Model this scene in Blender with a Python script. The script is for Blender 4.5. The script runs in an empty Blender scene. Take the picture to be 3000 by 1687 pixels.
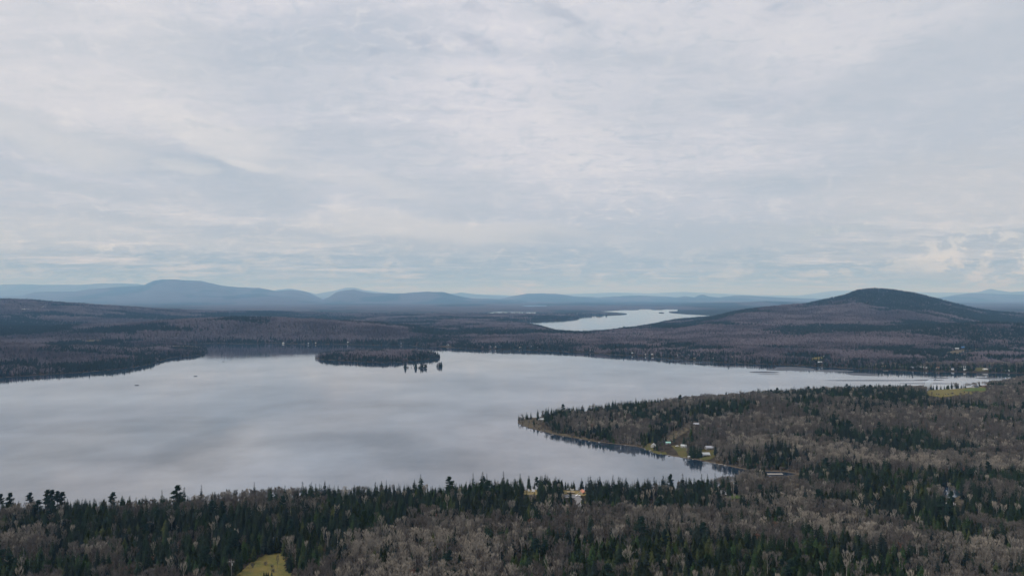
import bpy, math, random
import numpy as np
from mathutils import Vector, Matrix

random.seed(7)
rng = np.random.default_rng(7)
scene = bpy.context.scene
COL = scene.collection
R = math.radians

# ------------------------------------------------------------------ camera
F_PX = 2142.0                      # focal length in photo pixels (photo is 3000 x 1687)
CAM_Z = 130.0                      # drone height above the lake
PITCH = math.atan(26.5 / F_PX)
cam_data = bpy.data.cameras.new('camera')
cam = bpy.data.objects.new('camera', cam_data)
COL.objects.link(cam)
cam.location = (0, 0, CAM_Z)
cam.rotation_euler = (R(90) + PITCH, 0, 0)
cam_data.sensor_width = 36.0
cam_data.lens = 36.0 * F_PX / 3000.0
cam_data.clip_start = 1.0
cam_data.clip_end = 200000.0
scene.camera = cam

# ------------------------------------------------------------------ exposure, light
scene.view_settings.view_transform = 'Standard'
scene.view_settings.look = 'None'
scene.view_settings.exposure = 0.6
scene.view_settings.gamma = 1.0
scene.view_settings.use_curve_mapping = False
scene.cycles.max_bounces = 6
scene.cycles.diffuse_bounces = 2
scene.cycles.glossy_bounces = 2
scene.cycles.transmission_bounces = 2
scene.cycles.volume_bounces = 2
scene.cycles.use_denoising = True

SUN_EL, SUN_AZ = 44.0, -105.0       # azimuth from +Y towards +X
sun_data = bpy.data.lights.new('sun', 'SUN')
sun_data.energy = 1.5
sun_data.angle = R(12)
sun_data.color = (1.0, 0.96, 0.90)
sun = bpy.data.objects.new('sun', sun_data)
COL.objects.link(sun)
sd = Vector((math.sin(R(SUN_AZ)) * math.cos(R(SUN_EL)), math.cos(R(SUN_AZ)) * math.cos(R(SUN_EL)), math.sin(R(SUN_EL))))
sun.rotation_euler = (-sd).to_track_quat('-Z', 'Y').to_euler()
sun.location = (0, 0, 900)


# ------------------------------------------------------------------ node helper
class NT:
    def __init__(s, nt):
        s.nt = nt
        nt.nodes.clear()

    def n(s, typ, **kw):
        nd = s.nt.nodes.new(typ)
        for k, v in kw.items():
            setattr(nd, k, v)
        return nd

    def put(s, sock, v):
        if v is None:
            return
        if isinstance(v, bpy.types.NodeSocket):
            s.nt.links.new(v, sock)
        else:
            sock.default_value = v

    def math(s, op, a, b=None, c=None, clamp=False):
        nd = s.n('ShaderNodeMath', operation=op, use_clamp=clamp)
        s.put(nd.inputs[0], a)
        s.put(nd.inputs[1], b)
        s.put(nd.inputs[2], c)
        return nd.outputs[0]

    def xyz(s, x, y, z=0.0):
        nd = s.n('ShaderNodeCombineXYZ')
        s.put(nd.inputs[0], x)
        s.put(nd.inputs[1], y)
        s.put(nd.inputs[2], z)
        return nd.outputs[0]

    def sep(s, v):
        nd = s.n('ShaderNodeSeparateXYZ')
        s.put(nd.inputs[0], v)
        return nd.outputs

    def noise(s, vec, scale, detail=4.0, rough=0.5, dist=0.0):
        nd = s.n('ShaderNodeTexNoise')
        s.put(nd.inputs['Vector'], vec)
        nd.inputs['Scale'].default_value = scale
        nd.inputs['Detail'].default_value = detail
        nd.inputs['Roughness'].default_value = rough
        nd.inputs['Distortion'].default_value = dist
        return nd.outputs[0]

    def rng(s, v, a, b, c=0.0, d=1.0, smooth=True):
        nd = s.n('ShaderNodeMapRange', interpolation_type='SMOOTHSTEP' if smooth else 'LINEAR')
        s.put(nd.inputs[0], v)
        for i, q in enumerate((a, b, c, d)):
            s.put(nd.inputs[i + 1], q)
        return nd.outputs[0]

    def mix(s, f, a, b, blend='MIX'):
        nd = s.n('ShaderNodeMix', data_type='RGBA', blend_type=blend)
        s.put(nd.inputs[0], f)
        s.put(nd.inputs[6], a if isinstance(a, bpy.types.NodeSocket) else (*a[:3], 1))
        s.put(nd.inputs[7], b if isinstance(b, bpy.types.NodeSocket) else (*b[:3], 1))
        return nd.outputs[2]


# ------------------------------------------------------------------ sky
world = bpy.data.worlds.new('World')
scene.world = world
world.use_nodes = True
w = NT(world.node_tree)
tc = w.n('ShaderNodeTexCoord').outputs['Generated']
dx, dy, dz = w.sep(tc)
sky = w.n('ShaderNodeTexSky', sky_type='NISHITA')
sky.sun_disc = False
sky.sun_elevation = R(SUN_EL)
sky.sun_rotation = R(SUN_AZ)
sky.air_density = 1.0
sky.dust_density = 1.5
zc = w.math('MAXIMUM', dz, 0.0)
den = w.math('ADD', zc, 0.07)
px_ = w.math('DIVIDE', dx, den)
py_ = w.math('DIVIDE', dy, den)
plane = w.xyz(px_, py_, 0.0)
big = w.noise(plane, 0.42, 5, 0.55, 0.4)
mid = w.noise(w.xyz(w.math('MULTIPLY', px_, 0.55), w.math('ADD', py_, 7.3), 0.3), 1.5, 6, 0.58, 0.6)
# angle coordinates (azimuth, elevation in radians)
az = w.math('ARCTAN2', dx, dy)
el = w.math('ARCSINE', dz)
wob1 = w.math('MULTIPLY', w.math('SUBTRACT', w.noise(w.xyz(az, w.math('MULTIPLY', el, 2.2), 2.0), 9.0, 5, 0.6), 0.5), 0.16)
wob2 = w.math('MULTIPLY', w.math('SUBTRACT', w.noise(w.xyz(az, w.math('MULTIPLY', el, 2.2), 9.0), 7.0, 5, 0.6), 0.5), 0.055)
azw = w.math('ADD', az, wob1)
elw = w.math('ADD', el, wob2)


def ang(px, py):
    u = (px - 1500) / F_PX
    v = (843.5 - py) / F_PX
    yy = math.cos(PITCH) - v * math.sin(PITCH)
    zz = math.sin(PITCH) + v * math.cos(PITCH)
    return math.atan2(u, yy), math.atan2(zz, math.hypot(u, yy))


def cloud_patch(px, py, rx, ry, tilt=0.0):
    a0, e0 = ang(px, py)
    ca, sa = math.cos(R(tilt)), math.sin(R(tilt))
    a = w.math('SUBTRACT', azw, a0)
    e = w.math('SUBTRACT', elw, e0)
    p = w.math('ADD', w.math('MULTIPLY', a, ca), w.math('MULTIPLY', e, sa))
    q = w.math('SUBTRACT', w.math('MULTIPLY', e, ca), w.math('MULTIPLY', a, sa))
    p = w.math('MULTIPLY', p, F_PX / rx)
    q = w.math('MULTIPLY', q, F_PX / ry)
    d = w.math('ADD', w.math('MULTIPLY', p, p), w.math('MULTIPLY', q, q))
    return w.rng(d, 0.0, 1.5, 1.0, 0.0)


def patches(lst):
    acc = None
    for args in lst:
        v = w.math('MULTIPLY', cloud_patch(*args[:5]), args[5])
        acc = v if acc is None else w.math('MAXIMUM', acc, v)
    return acc


grey = patches([
    (330, 455, 520, 60, -10, 0.85), (640, 520, 330, 75, -6, 0.9), (980, 440, 420, 90, 0, 0.6),
    (120, 520, 330, 30, -6, 0.8), (1240, 560, 300, 70, -3, 0.7), (800, 215, 420, 130, 0, 0.55),
    (1050, 170, 300, 60, -5, 0.35), (1560, 690, 420, 38, -2, 1.0), (2050, 700, 330, 40, 0, 0.85),
    (2750, 190, 420, 95, 12, 0.75), (2950, 330, 420, 70, 6, 0.6), (2450, 500, 460, 45, 4, 0.5), (1900, 250, 330, 170, 0, 0.35),
    (560, 650, 260, 24, 0, 0.4), (2720, 735, 210, 22, 0, 0.6), (2350, 560, 300, 26, -4, 0.4), (1700, 110, 240, 60, -30, 0.4)])
blue = patches([
    (1395, 120, 70, 30, -25, 0.7), (1240, 125, 36, 22, -20, 0.6), (1120, 152, 24, 14, 0, 0.55), (1400, 18, 60, 16, -10, 0.6), (610, 362, 34, 12, 0, 0.7),
    (1640, 38, 70, 26, -28, 0.7), (2240, 285, 110, 30, 10, 0.5), (590, 480, 120, 40, -20, 0.5),
    (2250, 548, 150, 26, -6, 0.5), (2400, 690, 130, 12, 6, 0.6), (2560, 640, 60, 12, 4, 0.5), (2310, 20, 110, 36, 10, 0.4)])
white = patches([
    (180, 150, 420, 260, 0, 0.35), (620, 390, 230, 60, -12, 0.6), (150, 420, 260, 40, -8, 0.45), (750, 470, 120, 20, -8, 0.7),
    (560, 495, 70, 26, 0, 0.5), (1250, 660, 420, 40, -2, 0.45), (300, 700, 600, 40, 0, 0.35), (1000, 520, 300, 30, -10, 0.3)])
cream = patches([(2900, 560, 420, 120, 3, 0.85), (2700, 700, 500, 60, 0, 0.4), (1150, 690, 500, 60, 0, 0.5), (200, 620, 500, 80, 0, 0.35), (100, 300, 500, 120, 0, 0.3)])
# small cumulus near the horizon, laid in azimuth / elevation
cpos = w.xyz(w.math('MULTIPLY', az, 1.0), w.math('MULTIPLY', el, 1.7), 4.0)
cum_n = w.noise(cpos, 19.0, 8, 0.66, 0.4)
cum_band = w.math('MULTIPLY', w.rng(el, 0.010, 0.03, 0.0, 1.0), w.rng(el, 0.045, 0.10, 1.0, 0.0))
cum_right = patches([(2870, 750, 190, 70, 4, 1.0), (2520, 780, 260, 34, 2, 0.7), (2150, 800, 120, 22, 0, 0.5), (310, 728, 60, 14, 0, 1.0), (300, 790, 300, 26, 0, 0.45),
                     (2930, 700, 90, 30, 0, 0.9), (1740, 790, 60, 12, 0, 0.4), (1050, 770, 300, 24, 0, 0.3), (1740, 826, 70, 12, 0, 0.4)])
cum = w.math('MULTIPLY', w.rng(w.math('ADD', cum_n, w.math('MULTIPLY', cum_right, 0.10)), 0.54, 0.62, 0.0, 1.0), w.math('MAXIMUM', w.math('MULTIPLY', cum_band, 0.30), cum_right), clamp=True)

mot = w.noise(w.xyz(w.math('MULTIPLY', px_, 0.75), w.math('ADD', py_, 1.7), 0.1), 9.0, 7, 0.66, 1.1)
mot2 = w.noise(w.xyz(az, w.math('MULTIPLY', el, 1.8), 6.6), 30.0, 6, 0.62, 0.8)
fine = w.noise(w.xyz(w.math('MULTIPLY', px_, 0.45), w.math('ADD', py_, 3.3), 0.8), 4.6, 6, 0.62, 0.8)
base = w.mix(w.rng(el, 0.03, 0.36), (0.575, 0.61, 0.695), (0.70, 0.70, 0.765))
base = w.mix(w.rng(el, 0.0, 0.15), (0.23, 0.35, 0.465), base)
tex = w.math('ADD', w.math('ADD', w.math('MULTIPLY', w.rng(big, 0.35, 0.65, smooth=False), 0.42), w.math('MULTIPLY', w.rng(mid, 0.3, 0.7, smooth=False), 0.40)), w.math('MULTIPLY', w.rng(fine, 0.3, 0.7, smooth=False), 0.18))
base = w.mix(w.rng(tex, 0.18, 0.58, 0.70, 0.0), base, (0.46, 0.52, 0.615))
base = w.mix(w.rng(tex, 0.50, 0.85, 0.0, 0.7), base, (0.75, 0.74, 0.775))
patchy = w.rng(mid, 0.38, 0.62)
base = w.mix(w.math('MULTIPLY', w.rng(mot, 0.50, 0.30), w.math('ADD', 0.25, w.math('MULTIPLY', patchy, 0.45))), base, (0.45, 0.525, 0.625))
base = w.mix(w.math('MULTIPLY', w.rng(mot, 0.50, 0.72), 0.5), base, (0.80, 0.79, 0.81))
base = w.mix(w.math('MULTIPLY', w.rng(mot2, 0.48, 0.30), 0.42), base, (0.46, 0.535, 0.63))
base = w.mix(w.math('MULTIPLY', w.rng(mot2, 0.52, 0.72), 0.38), base, (0.80, 0.785, 0.79))
base = w.mix(w.math('MULTIPLY', w.rng(az, -0.2, 0.75, 0.0, 0.55), w.rng(el, 0.05, 0.3)), base, (0.56, 0.595, 0.655))
base = w.mix(w.math('MULTIPLY', grey, 0.75), base, (0.455, 0.52, 0.605))
base = w.mix(w.math('MULTIPLY', cream, 0.38), base, (0.62, 0.62, 0.625))
base = w.mix(w.math('MULTIPLY', white, 0.75), base, (0.79, 0.77, 0.765))
base = w.mix(w.math('MULTIPLY', cum, 0.55), base, (0.83, 0.81, 0.77))
gap = w.math('MAXIMUM', w.math('MULTIPLY', w.rng(tex, 0.14, 0.0), 0.5), w.math('MULTIPLY', blue, 0.26))
bg_cloud = w.n('ShaderNodeBackground')
w.put(bg_cloud.inputs[0], base)
bg_cloud.inputs[1].default_value = 0.66
bg_sky = w.n('ShaderNodeBackground')
w.put(bg_sky.inputs[0], sky.outputs[0])
bg_sky.inputs[1].default_value = 0.07
mx = w.n('ShaderNodeMixShader')
w.put(mx.inputs[0], w.math('MINIMUM', gap, 0.6))
w.put(mx.inputs[1], bg_cloud.outputs[0])
w.put(mx.inputs[2], bg_sky.outputs[0])
wo = w.n('ShaderNodeOutputWorld')
w.put(wo.inputs[0], mx.outputs[0])


# ------------------------------------------------------------------ numpy noise
def _hash(ix, iy, seed):
    h = (ix.astype(np.int64) * 374761393 + iy.astype(np.int64) * 668265263 + seed * 974634777) & 0xFFFFFFFF
    h = ((h ^ (h >> 13)) * 1274126177) & 0xFFFFFFFF
    return ((h ^ (h >> 16)) & 0xFFFFFF) / float(0xFFFFFF)


def vnoise(x, y, seed=0):
    ix, iy = np.floor(x), np.floor(y)
    fx, fy = x - ix, y - iy
    fx = fx * fx * fx * (fx * (fx * 6 - 15) + 10)
    fy = fy * fy * fy * (fy * (fy * 6 - 15) + 10)
    a, b = _hash(ix, iy, seed), _hash(ix + 1, iy, seed)
    c, d = _hash(ix, iy + 1, seed), _hash(ix + 1, iy + 1, seed)
    return (a * (1 - fx) + b * fx) * (1 - fy) + (c * (1 - fx) + d * fx) * fy


def fbm(x, y, scale, oct=4, seed=0):
    s, a, t = 0.0, 1.0, 0.0
    x = x / scale
    y = y / scale
    for i in range(oct):
        s = s + a * vnoise(x + 17.3 * i, y - 9.1 * i, seed + i)
        t += a
        a *= 0.5
        x, y = x * 2.03, y * 2.03
    return s / t


def sstep(a, b, x):
    t = np.clip((x - a) / (b - a), 0, 1)
    return t * t * (3 - 2 * t)


# ------------------------------------------------------------------ photo pixel -> place in the world
def ray(px, py):
    u = (px - 1500) / F_PX
    v = (843.5 - py) / F_PX
    return u, math.cos(PITCH) - v * math.sin(PITCH), math.sin(PITCH) + v * math.cos(PITCH)


def at(px, py, z=0.0):
    a, b, c = ray(px, py)
    t = (z - CAM_Z) / c
    return a * t, b * t


def P(*pts):
    return [at(*p) for p in pts]


def pix(x, y, z):
    """world -> photo pixel, arrays"""
    zz = z - CAM_Z
    d = y * math.cos(PITCH) + zz * math.sin(PITCH)
    v = -y * math.sin(PITCH) + zz * math.cos(PITCH)
    return 1500 + F_PX * x / d, 843.5 - F_PX * v / d


LAKE = ([(-2600, 900), (-2300, 500)] + P(
    (-600, 1505), (-200, 1500), (0, 1499), (160, 1498), (300, 1496), (420, 1490), (520, 1484), (620, 1474), (730, 1464), (900, 1459),
    (1050, 1456), (1200, 1450), (1350, 1444), (1500, 1437), (1560, 1433), (1620, 1433), (1710, 1435), (1760, 1441), (1840, 1446), (1920, 1444), (2000, 1440),
    (2080, 1430), (2140, 1414), (2180, 1400), (2230, 1395), (2300, 1393), (2345, 1389), (2300, 1382), (2235, 1380), (2190, 1376),
    (2150, 1368), (2100, 1358), (2060, 1350), (2010, 1341), (1970, 1336), (1930, 1328), (1895, 1316), (1870, 1308), (1800, 1300),
    (1740, 1293), (1690, 1284), (1640, 1276), (1600, 1266), (1560, 1256), (1532, 1247), (1517, 1238), (1518, 1230), (1532, 1226),
    (1560, 1224), (1620, 1218), (1700, 1210), (1800, 1199), (1900, 1190), (2000, 1180), (2120, 1170), (2240, 1160), (2400, 1155),
    (2560, 1150), (2680, 1146), (2800, 1139), (2900, 1130), (2960, 1120), (3000, 1114), (3120, 1107), (3400, 1100))
    + [(1900, 1150)] + P(
    (3400, 1092), (3120, 1094), (3000, 1094), (2900, 1093), (2800, 1090), (2720, 1089), (2600, 1084), (2500, 1080), (2400, 1074), (2300, 1069),
    (2200, 1066), (2120, 1063), (2040, 1056), (1960, 1051), (1880, 1044), (1800, 1040), (1700, 1033), (1600, 1028), (1500, 1024), (1400, 1023),
    (1330, 1020), (1290, 1016), (1240, 1017), (1200, 1012), (1100, 1012), (1000, 1009), (900, 1010), (800, 1006), (720, 1008), (640, 1006),
    (570, 1007), (520, 1009), (500, 1011), (560, 1013), (592, 1017), (606, 1023), (607, 1030), (596, 1038), (560, 1043), (520, 1045),
    (490, 1050), (462, 1060), (430, 1069), (380, 1078), (300, 1086), (240, 1091), (160, 1096), (80, 1101), (0, 1107), (-150, 1122), (-500, 1150)))
LAKE2 = P((1512, 944), (1535, 950), (1580, 957), (1612, 966), (1634, 974), (1690, 978), (1760, 974), (1850, 964), (1910, 953), (1945, 945), (1990, 938), (2060, 932), (2110, 928), (2110, 924), (2060, 923), (2000, 920), (1962, 917), (1958, 913), (1985, 911), (1985, 906), (1950, 905), (1940, 908),
          (1910, 908), (1905, 905), (1875, 905), (1872, 908), (1830, 908), (1790, 911), (1750, 912), (1800, 915), (1836, 918),
          (1836, 922), (1800, 924), (1740, 926), (1700, 928), (1695, 933), (1650, 937), (1600, 938))
SLIVER1 = P((1425, 916), (1470, 912.5), (1530, 913), (1572, 914), (1566, 920), (1480, 921))
SLIVER2 = P((1525, 896), (1560, 893.5), (1603, 893.5), (1602, 898), (1560, 899))
POND = P((338, 1021), (370, 1018), (420, 1020), (455, 1023), (400, 1026), (350, 1025))
POND2 = P((2750, 1452), (2780, 1447), (2802, 1455), (2814, 1475), (2790, 1486), (2764, 1480))
BAYLET = P((725, 1003.5), (760, 1002), (792, 1003), (770, 1005))
WATERS = [LAKE, LAKE2, SLIVER1, SLIVER2, POND, BAYLET]


def ellipse_px(px, py, rx, ry, n=18, wob=0.12, seed=1):
    r = random.Random(seed)
    return P(*[(px + rx * math.cos(t) * (1 + r.uniform(-wob, wob)), py - ry * math.sin(t) * (1 + r.uniform(-wob, wob)))
               for t in [i * 2 * math.pi / n for i in range(n)]])


ISLAND = P((921, 1049), (940, 1043), (1000, 1038), (1080, 1035), (1160, 1034), (1230, 1036), (1275, 1040), (1290, 1046), (1286, 1050),
           (1240, 1054), (1190, 1058), (1175, 1062), (1150, 1061), (1120, 1063), (1090, 1061), (1040, 1059), (985, 1056), (940, 1054))
ISLETS = [ellipse_px(1191, 1077, 8, 1.6, 10, seed=2), ellipse_px(1205, 1076, 3, 0.8, 8, seed=3), ellipse_px(1217, 1077, 5, 1.2, 8, seed=4),
          ellipse_px(1239, 1077.5, 12, 2.2, 12, seed=5), ellipse_px(1287, 1073, 9, 1.8, 10, seed=6)]
ISLE2 = ellipse_px(1938, 916.4, 9, 2.2, 10, seed=8)
ISLANDS = [ISLAND, ISLE2] + ISLETS


def inside(poly, x, y):
    c = np.zeros(x.shape, bool)
    n = len(poly)
    for i in range(n):
        x0, y0 = poly[i]
        x1, y1 = poly[(i + 1) % n]
        if y0 == y1:
            continue
        m = ((y0 > y) != (y1 > y)) & (x < (x1 - x0) * (y - y0) / (y1 - y0) + x0)
        c ^= m
    return c


def dist_poly(poly, x, y):
    d = np.full(x.shape, 1e18)
    n = len(poly)
    for i in range(n):
        x0, y0 = poly[i]
        x1, y1 = poly[(i + 1) % n]
        ex, ey = x1 - x0, y1 - y0
        t = np.clip(((x - x0) * ex + (y - y0) * ey) / (ex * ex + ey * ey + 1e-9), 0, 1)
        d = np.minimum(d, (x - x0 - t * ex) ** 2 + (y - y0 - t * ey) ** 2)
    return np.sqrt(d)


def shore(x, y):
    """signed distance to the nearest shore, + on land"""
    x = np.atleast_1d(np.asarray(x, float))
    y = np.atleast_1d(np.asarray(y, float))
    j = 6.0 * (fbm(x, y, 22, 3, 50) - 0.5)
    wet = np.zeros(x.shape, bool)
    d = np.full(x.shape, 1e9)
    for p in WATERS + ISLANDS:
        bx = [q[0] for q in p]
        by = [q[1] for q in p]
        near = (x > min(bx) - 900) & (x < max(bx) + 900) & (y > min(by) - 900) & (y < max(by) + 900)
        if not near.any():
            continue
        xi, yi = x[near], y[near]
        d[near] = np.minimum(d[near], dist_poly(p, xi, yi))
        ins = inside(p, xi, yi)
        if any(p is q for q in ISLANDS):
            wet[np.flatnonzero(near)[ins]] = False
        else:
            wet[np.flatnonzero(near)[ins]] = True
    for p in ISLANDS:
        ins = inside(p, x, y)
        wet[ins] = False
    d = np.where(d > 1e8, 900.0, d)
    s = np.where(wet, -d, d)
    big = np.abs(s) > 3
    return s + np.where(big, j * sstep(3, 12, np.abs(s)), 0)


# ------------------------------------------------------------------ relief: ridges given by the outline they show
def ridge(dist, pts, front, back, tree=0.0, pw=1.0):
    us, zs, ds = [], [], []
    for i, (px, py) in enumerate(pts):
        a, b, c = ray(px, py)
        D = dist if not callable(dist) else dist(px)
        us.append(a / b)
        zs.append(CAM_Z + c / b * D - tree)
        ds.append(D)
    return dict(u=np.array(us), z=np.array(zs), d=np.array(ds), f=front, b=back, pw=pw)


def lerp_d(*kv):
    xs = [k for k, _ in kv]
    ys = [v for _, v in kv]
    return lambda px: float(np.interp(px, xs, ys))


RIDGES = [
    # wooded hill on the right
    ridge(lerp_d((1600, 2900), (1850, 3050), (2080, 3300), (2530, 3900), (3000, 3900), (3600, 3600)),
          [(1450, 1000), (1640, 966), (1690, 964), (1770, 962), (1826, 956), (1904, 955), (1966, 946), (2020, 934), (2075, 922), (2130, 914), (2183, 907), (2240, 899), (2300, 894), (2358, 890), (2420, 877), (2476, 865), (2495, 856),
           (2511, 851), (2540, 848), (2564, 847), (2624, 850.5), (2682, 859), (2742, 874), (2800, 890), (2860, 905), (2915, 914), (3000, 920), (3200, 935), (3600, 960)],
          2100, 1500, 10, 1.55),
    # low shoulder in front of the hill
    ridge(lerp_d((1700, 2300), (3000, 2300)),
          [(1700, 1020), (1900, 995), (2200, 975), (2500, 965), (2700, 955), (2900, 950), (3300, 960)], 900, 800, 8, 1.2),
    # long hill on the left
    ridge(lerp_d((-400, 3600), (0, 4000), (700, 4600), (1200, 5200)),
          [(-800, 850), (-300, 862), (0, 878), (90, 880), (130, 885), (280, 893), (420, 903), (560, 910), (650, 913), (800, 914), (950, 917), (1100, 925), (1300, 950)],
          1500, 1800, 9, 1.3),
    ridge(lerp_d((-400, 2400), (400, 2380), (1000, 2380), (1300, 2450)),
          [(-700, 955), (-200, 958), (100, 965), (300, 955), (420, 948), (560, 937), (680, 932), (800, 934), (950, 942), (1100, 950), (1250, 966), (1450, 990)],
          560, 700, 9, 0.9),
    ridge(lerp_d((-400, 1500), (500, 1650)), [(-900, 1000), (-200, 1008), (100, 1010), (300, 1015), (420, 1025), (480, 1040), (560, 1060)], 350, 300, 9, 1.2),
    # mountains
    ridge(21000, [(-600, 872), (-100, 866), (60, 868), (100, 857), (150, 855), (220, 855), (262, 848), (330, 842), (420, 838), (450, 825), (475, 821), (520, 820), (560, 823), (590, 825),
                  (640, 836), (700, 842), (760, 845), (810, 853), (850, 850), (880, 852), (905, 858), (935, 872), (960, 884)], 7699, 4900),
    ridge(17500, [(-700, 893), (100, 888), (500, 872), (620, 868), (760, 864), (850, 868), (950, 884)], 6300, 3500),
    ridge(30799, [(-700, 845), (-200, 842), (0, 838), (60, 834), (230, 835), (340, 831), (410, 833), (440, 840), (600, 858), (900, 870)], 8400, 8400),
    ridge(26600, [(-600, 850), (0, 850), (60, 850), (150, 853), (300, 858), (500, 866)], 4900, 4200),
    ridge(36400, [(600, 872), (780, 856), (820, 848), (845, 845), (870, 848), (905, 856), (925, 862), (950, 857), (985, 851), (1012, 843), (1040, 843), (1065, 850),
                  (1100, 855), (1180, 862), (1300, 866), (1350, 857), (1420, 865), (1500, 869)], 7000, 7000),
    ridge(18900, [(940, 880), (965, 870), (985, 857), (1005, 852), (1035, 849), (1060, 855), (1100, 860), (1160, 861), (1200, 858), (1255, 856), (1300, 857), (1335, 866),
                  (1380, 875), (1450, 877), (1520, 879), (1600, 888), (1650, 893)], 5320, 4200),
    ridge(47600, [(1250, 864), (1330, 859), (1500, 866), (1650, 862), (1800, 857), (1900, 860), (2000, 855), (2100, 860), (2200, 864), (2340, 866), (2440, 852), (2560, 851), (2700, 856), (2900, 858), (3300, 852)], 9800, 9800),
    ridge(23800, [(1450, 880), (1500, 868), (1545, 861), (1590, 860), (1630, 861), (1680, 868), (1760, 872), (1800, 869), (1850, 866), (1950, 869), (1980, 872), (2005, 868), (2035, 871),
                  (2045, 866), (2058, 864), (2080, 869), (2105, 872), (2150, 866), (2200, 867), (2280, 872), (2400, 876), (2560, 872), (2700, 880), (2753, 873), (2800, 864), (2842, 860), (2940, 862),
                  (3000, 864), (3300, 858)], 6300, 5600),
    ridge(33600, [(2700, 878), (2800, 864), (2870, 855), (2901, 846), (2925, 851), (2960, 856), (3050, 850), (3300, 845)], 7000, 5600),
    ridge(11500, [(1700, 902), (1900, 896), (2100, 888), (2250, 884), (2400, 888), (2700, 905), (2850, 902), (3000, 900), (3300, 896)], 1500, 2500),
]


def height(x, y, s=None):
    x = np.atleast_1d(np.asarray(x, float))
    y = np.atleast_1d(np.asarray(y, float))
    if s is None:
        s = shore(x, y)
    land = np.clip(s, 0, None)
    h = np.minimum(land * 0.16, 1.6) + 2.2 * sstep(10, 60, land)
    h += 7.0 * sstep(30, 260, land) * fbm(x, y, 160, 3, 3)
    h += 10.0 * sstep(3000, 6000, y) * fbm(x, y, 900, 3, 5) * sstep(0, 500, land)
    u = x / np.maximum(y, 50.0)
    r = np.zeros(x.shape)
    for g in RIDGES:
        z = np.interp(u, g['u'], g['z'], left=0, right=0)
        zl = np.where(u < g['u'][0], g['z'][0] * np.clip(1 - (g['u'][0] - u) * 2.5, 0, 1), z)
        z = np.where(u > g['u'][-1], g['z'][-1] * np.clip(1 - (u - g['u'][-1]) * 2.5, 0, 1), zl)
        d = np.interp(u, g['u'], g['d'])
        t = np.where(y < d, (d - y) / g['f'], (y - d) / g['b'])
        t = np.clip(t, 0, 1) ** (1.0 / g['pw'])
        prof = 0.5 + 0.5 * np.cos(np.pi * t)
        n = 1 + sstep(0.0, 0.35, t) * (0.22 * (fbm(x, y, g['f'] * 0.22, 4, 11) - 0.5) + 0.16 * (fbm(x, y, g['f'] * 0.07, 3, 13) - 0.5)) * 2
        r = np.maximum(r, z * prof * n)
    r = r * sstep(4, np.where(y < 2500, 260, 420), land) * (y > 600)
    # the wooded point: a gentle back
    px_u = (u * F_PX + 1500)
    back = np.exp(-((y - 800 - (px_u - 2300) * 0.05) / 140.0) ** 2) * sstep(1650, 2500, px_u) * 9.0
    h += back * sstep(0, 110, land) * (y < 1200)
    h = np.maximum(h, r + np.minimum(h, 4.0))
    # roughness on far ground so that slopes do not read as smooth
    h += sstep(4800, 9000, y) * (fbm(x, y, 300, 4, 21) - 0.4) * 26 * sstep(0, 600, land) * (r > 8)
    return np.where(s < 0, np.maximum(s * 0.15, -5.0), h)


def march(pp, lift=0.0):
    """first place where each ray through a photo pixel meets the ground (or a canopy 'lift' above it)"""
    ts = 230 * 1.006 ** np.arange(0, 720)
    out = [None] * len(pp)
    A = np.array([ray(*p) for p in pp])
    X = A[:, 0:1] * ts
    Y = A[:, 1:2] * ts
    Z = CAM_Z + A[:, 2:3] * ts
    low = Z < 560
    H = np.full(X.shape, -99.0)
    H[low] = height(X[low], Y[low])
    hit = (Z <= np.maximum(H, 0) + lift)
    for i in range(len(pp)):
        k = np.flatnonzero(hit[i])
        if len(k) == 0:
            k = np.flatnonzero(low[i] & (ts < 20000))[np.argmin((Z[i] - H[i])[low[i] & (ts < 20000)])]
            out[i] = (X[i, k], Y[i, k], float(H[i, k]), False)
            continue
        k = k[0]
        if k > 0:
            d0 = Z[i, k - 1] - max(H[i, k - 1], 0) - lift
            d1 = Z[i, k] - max(H[i, k], 0) - lift
            f = d0 / (d0 - d1 + 1e-9)
            t = ts[k - 1] + f * (ts[k] - ts[k - 1])
        else:
            t = ts[0]
        out[i] = (A[i, 0] * t, A[i, 1] * t, None)
    todo = [i for i, o in enumerate(out) if o[2] is None]
    if todo:
        hz_ = height([out[i][0] for i in todo], [out[i][1] for i in todo])
        for i, h_ in zip(todo, hz_):
            out[i] = (out[i][0], out[i][1], float(h_), True)
    return out


def place(px, py):
    return march([(px, py)])[0][:3]


# ------------------------------------------------------------------ what grows where
def to_blobs(lst):
    mid_ = march([(b[0], b[1]) for b in lst], 7.0)
    up = march([(b[0], b[1] - b[3]) for b in lst], 7.0)
    dn = march([(b[0], b[1] + b[3]) for b in lst], 7.0)
    out = []
    for b, m_, u_, d_ in zip(lst, mid_, up, dn):
        y1 = u_[1] if u_[1] > m_[1] and u_[3] and u_[1] < m_[1] * 1.5 + 0 else m_[1] + max(m_[1] - d_[1], 60)
        ry = max(0.5 * (min(y1, m_[1] * 1.6) - d_[1]), 5.0)
        yc = d_[1] + ry
        if m_[2] > 55:
            ry = max(ry, 150.0)
        out.append((m_[0] * yc / m_[1], yc, b[2] * yc / F_PX, ry, b[4], 1.0))
    return out


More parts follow.
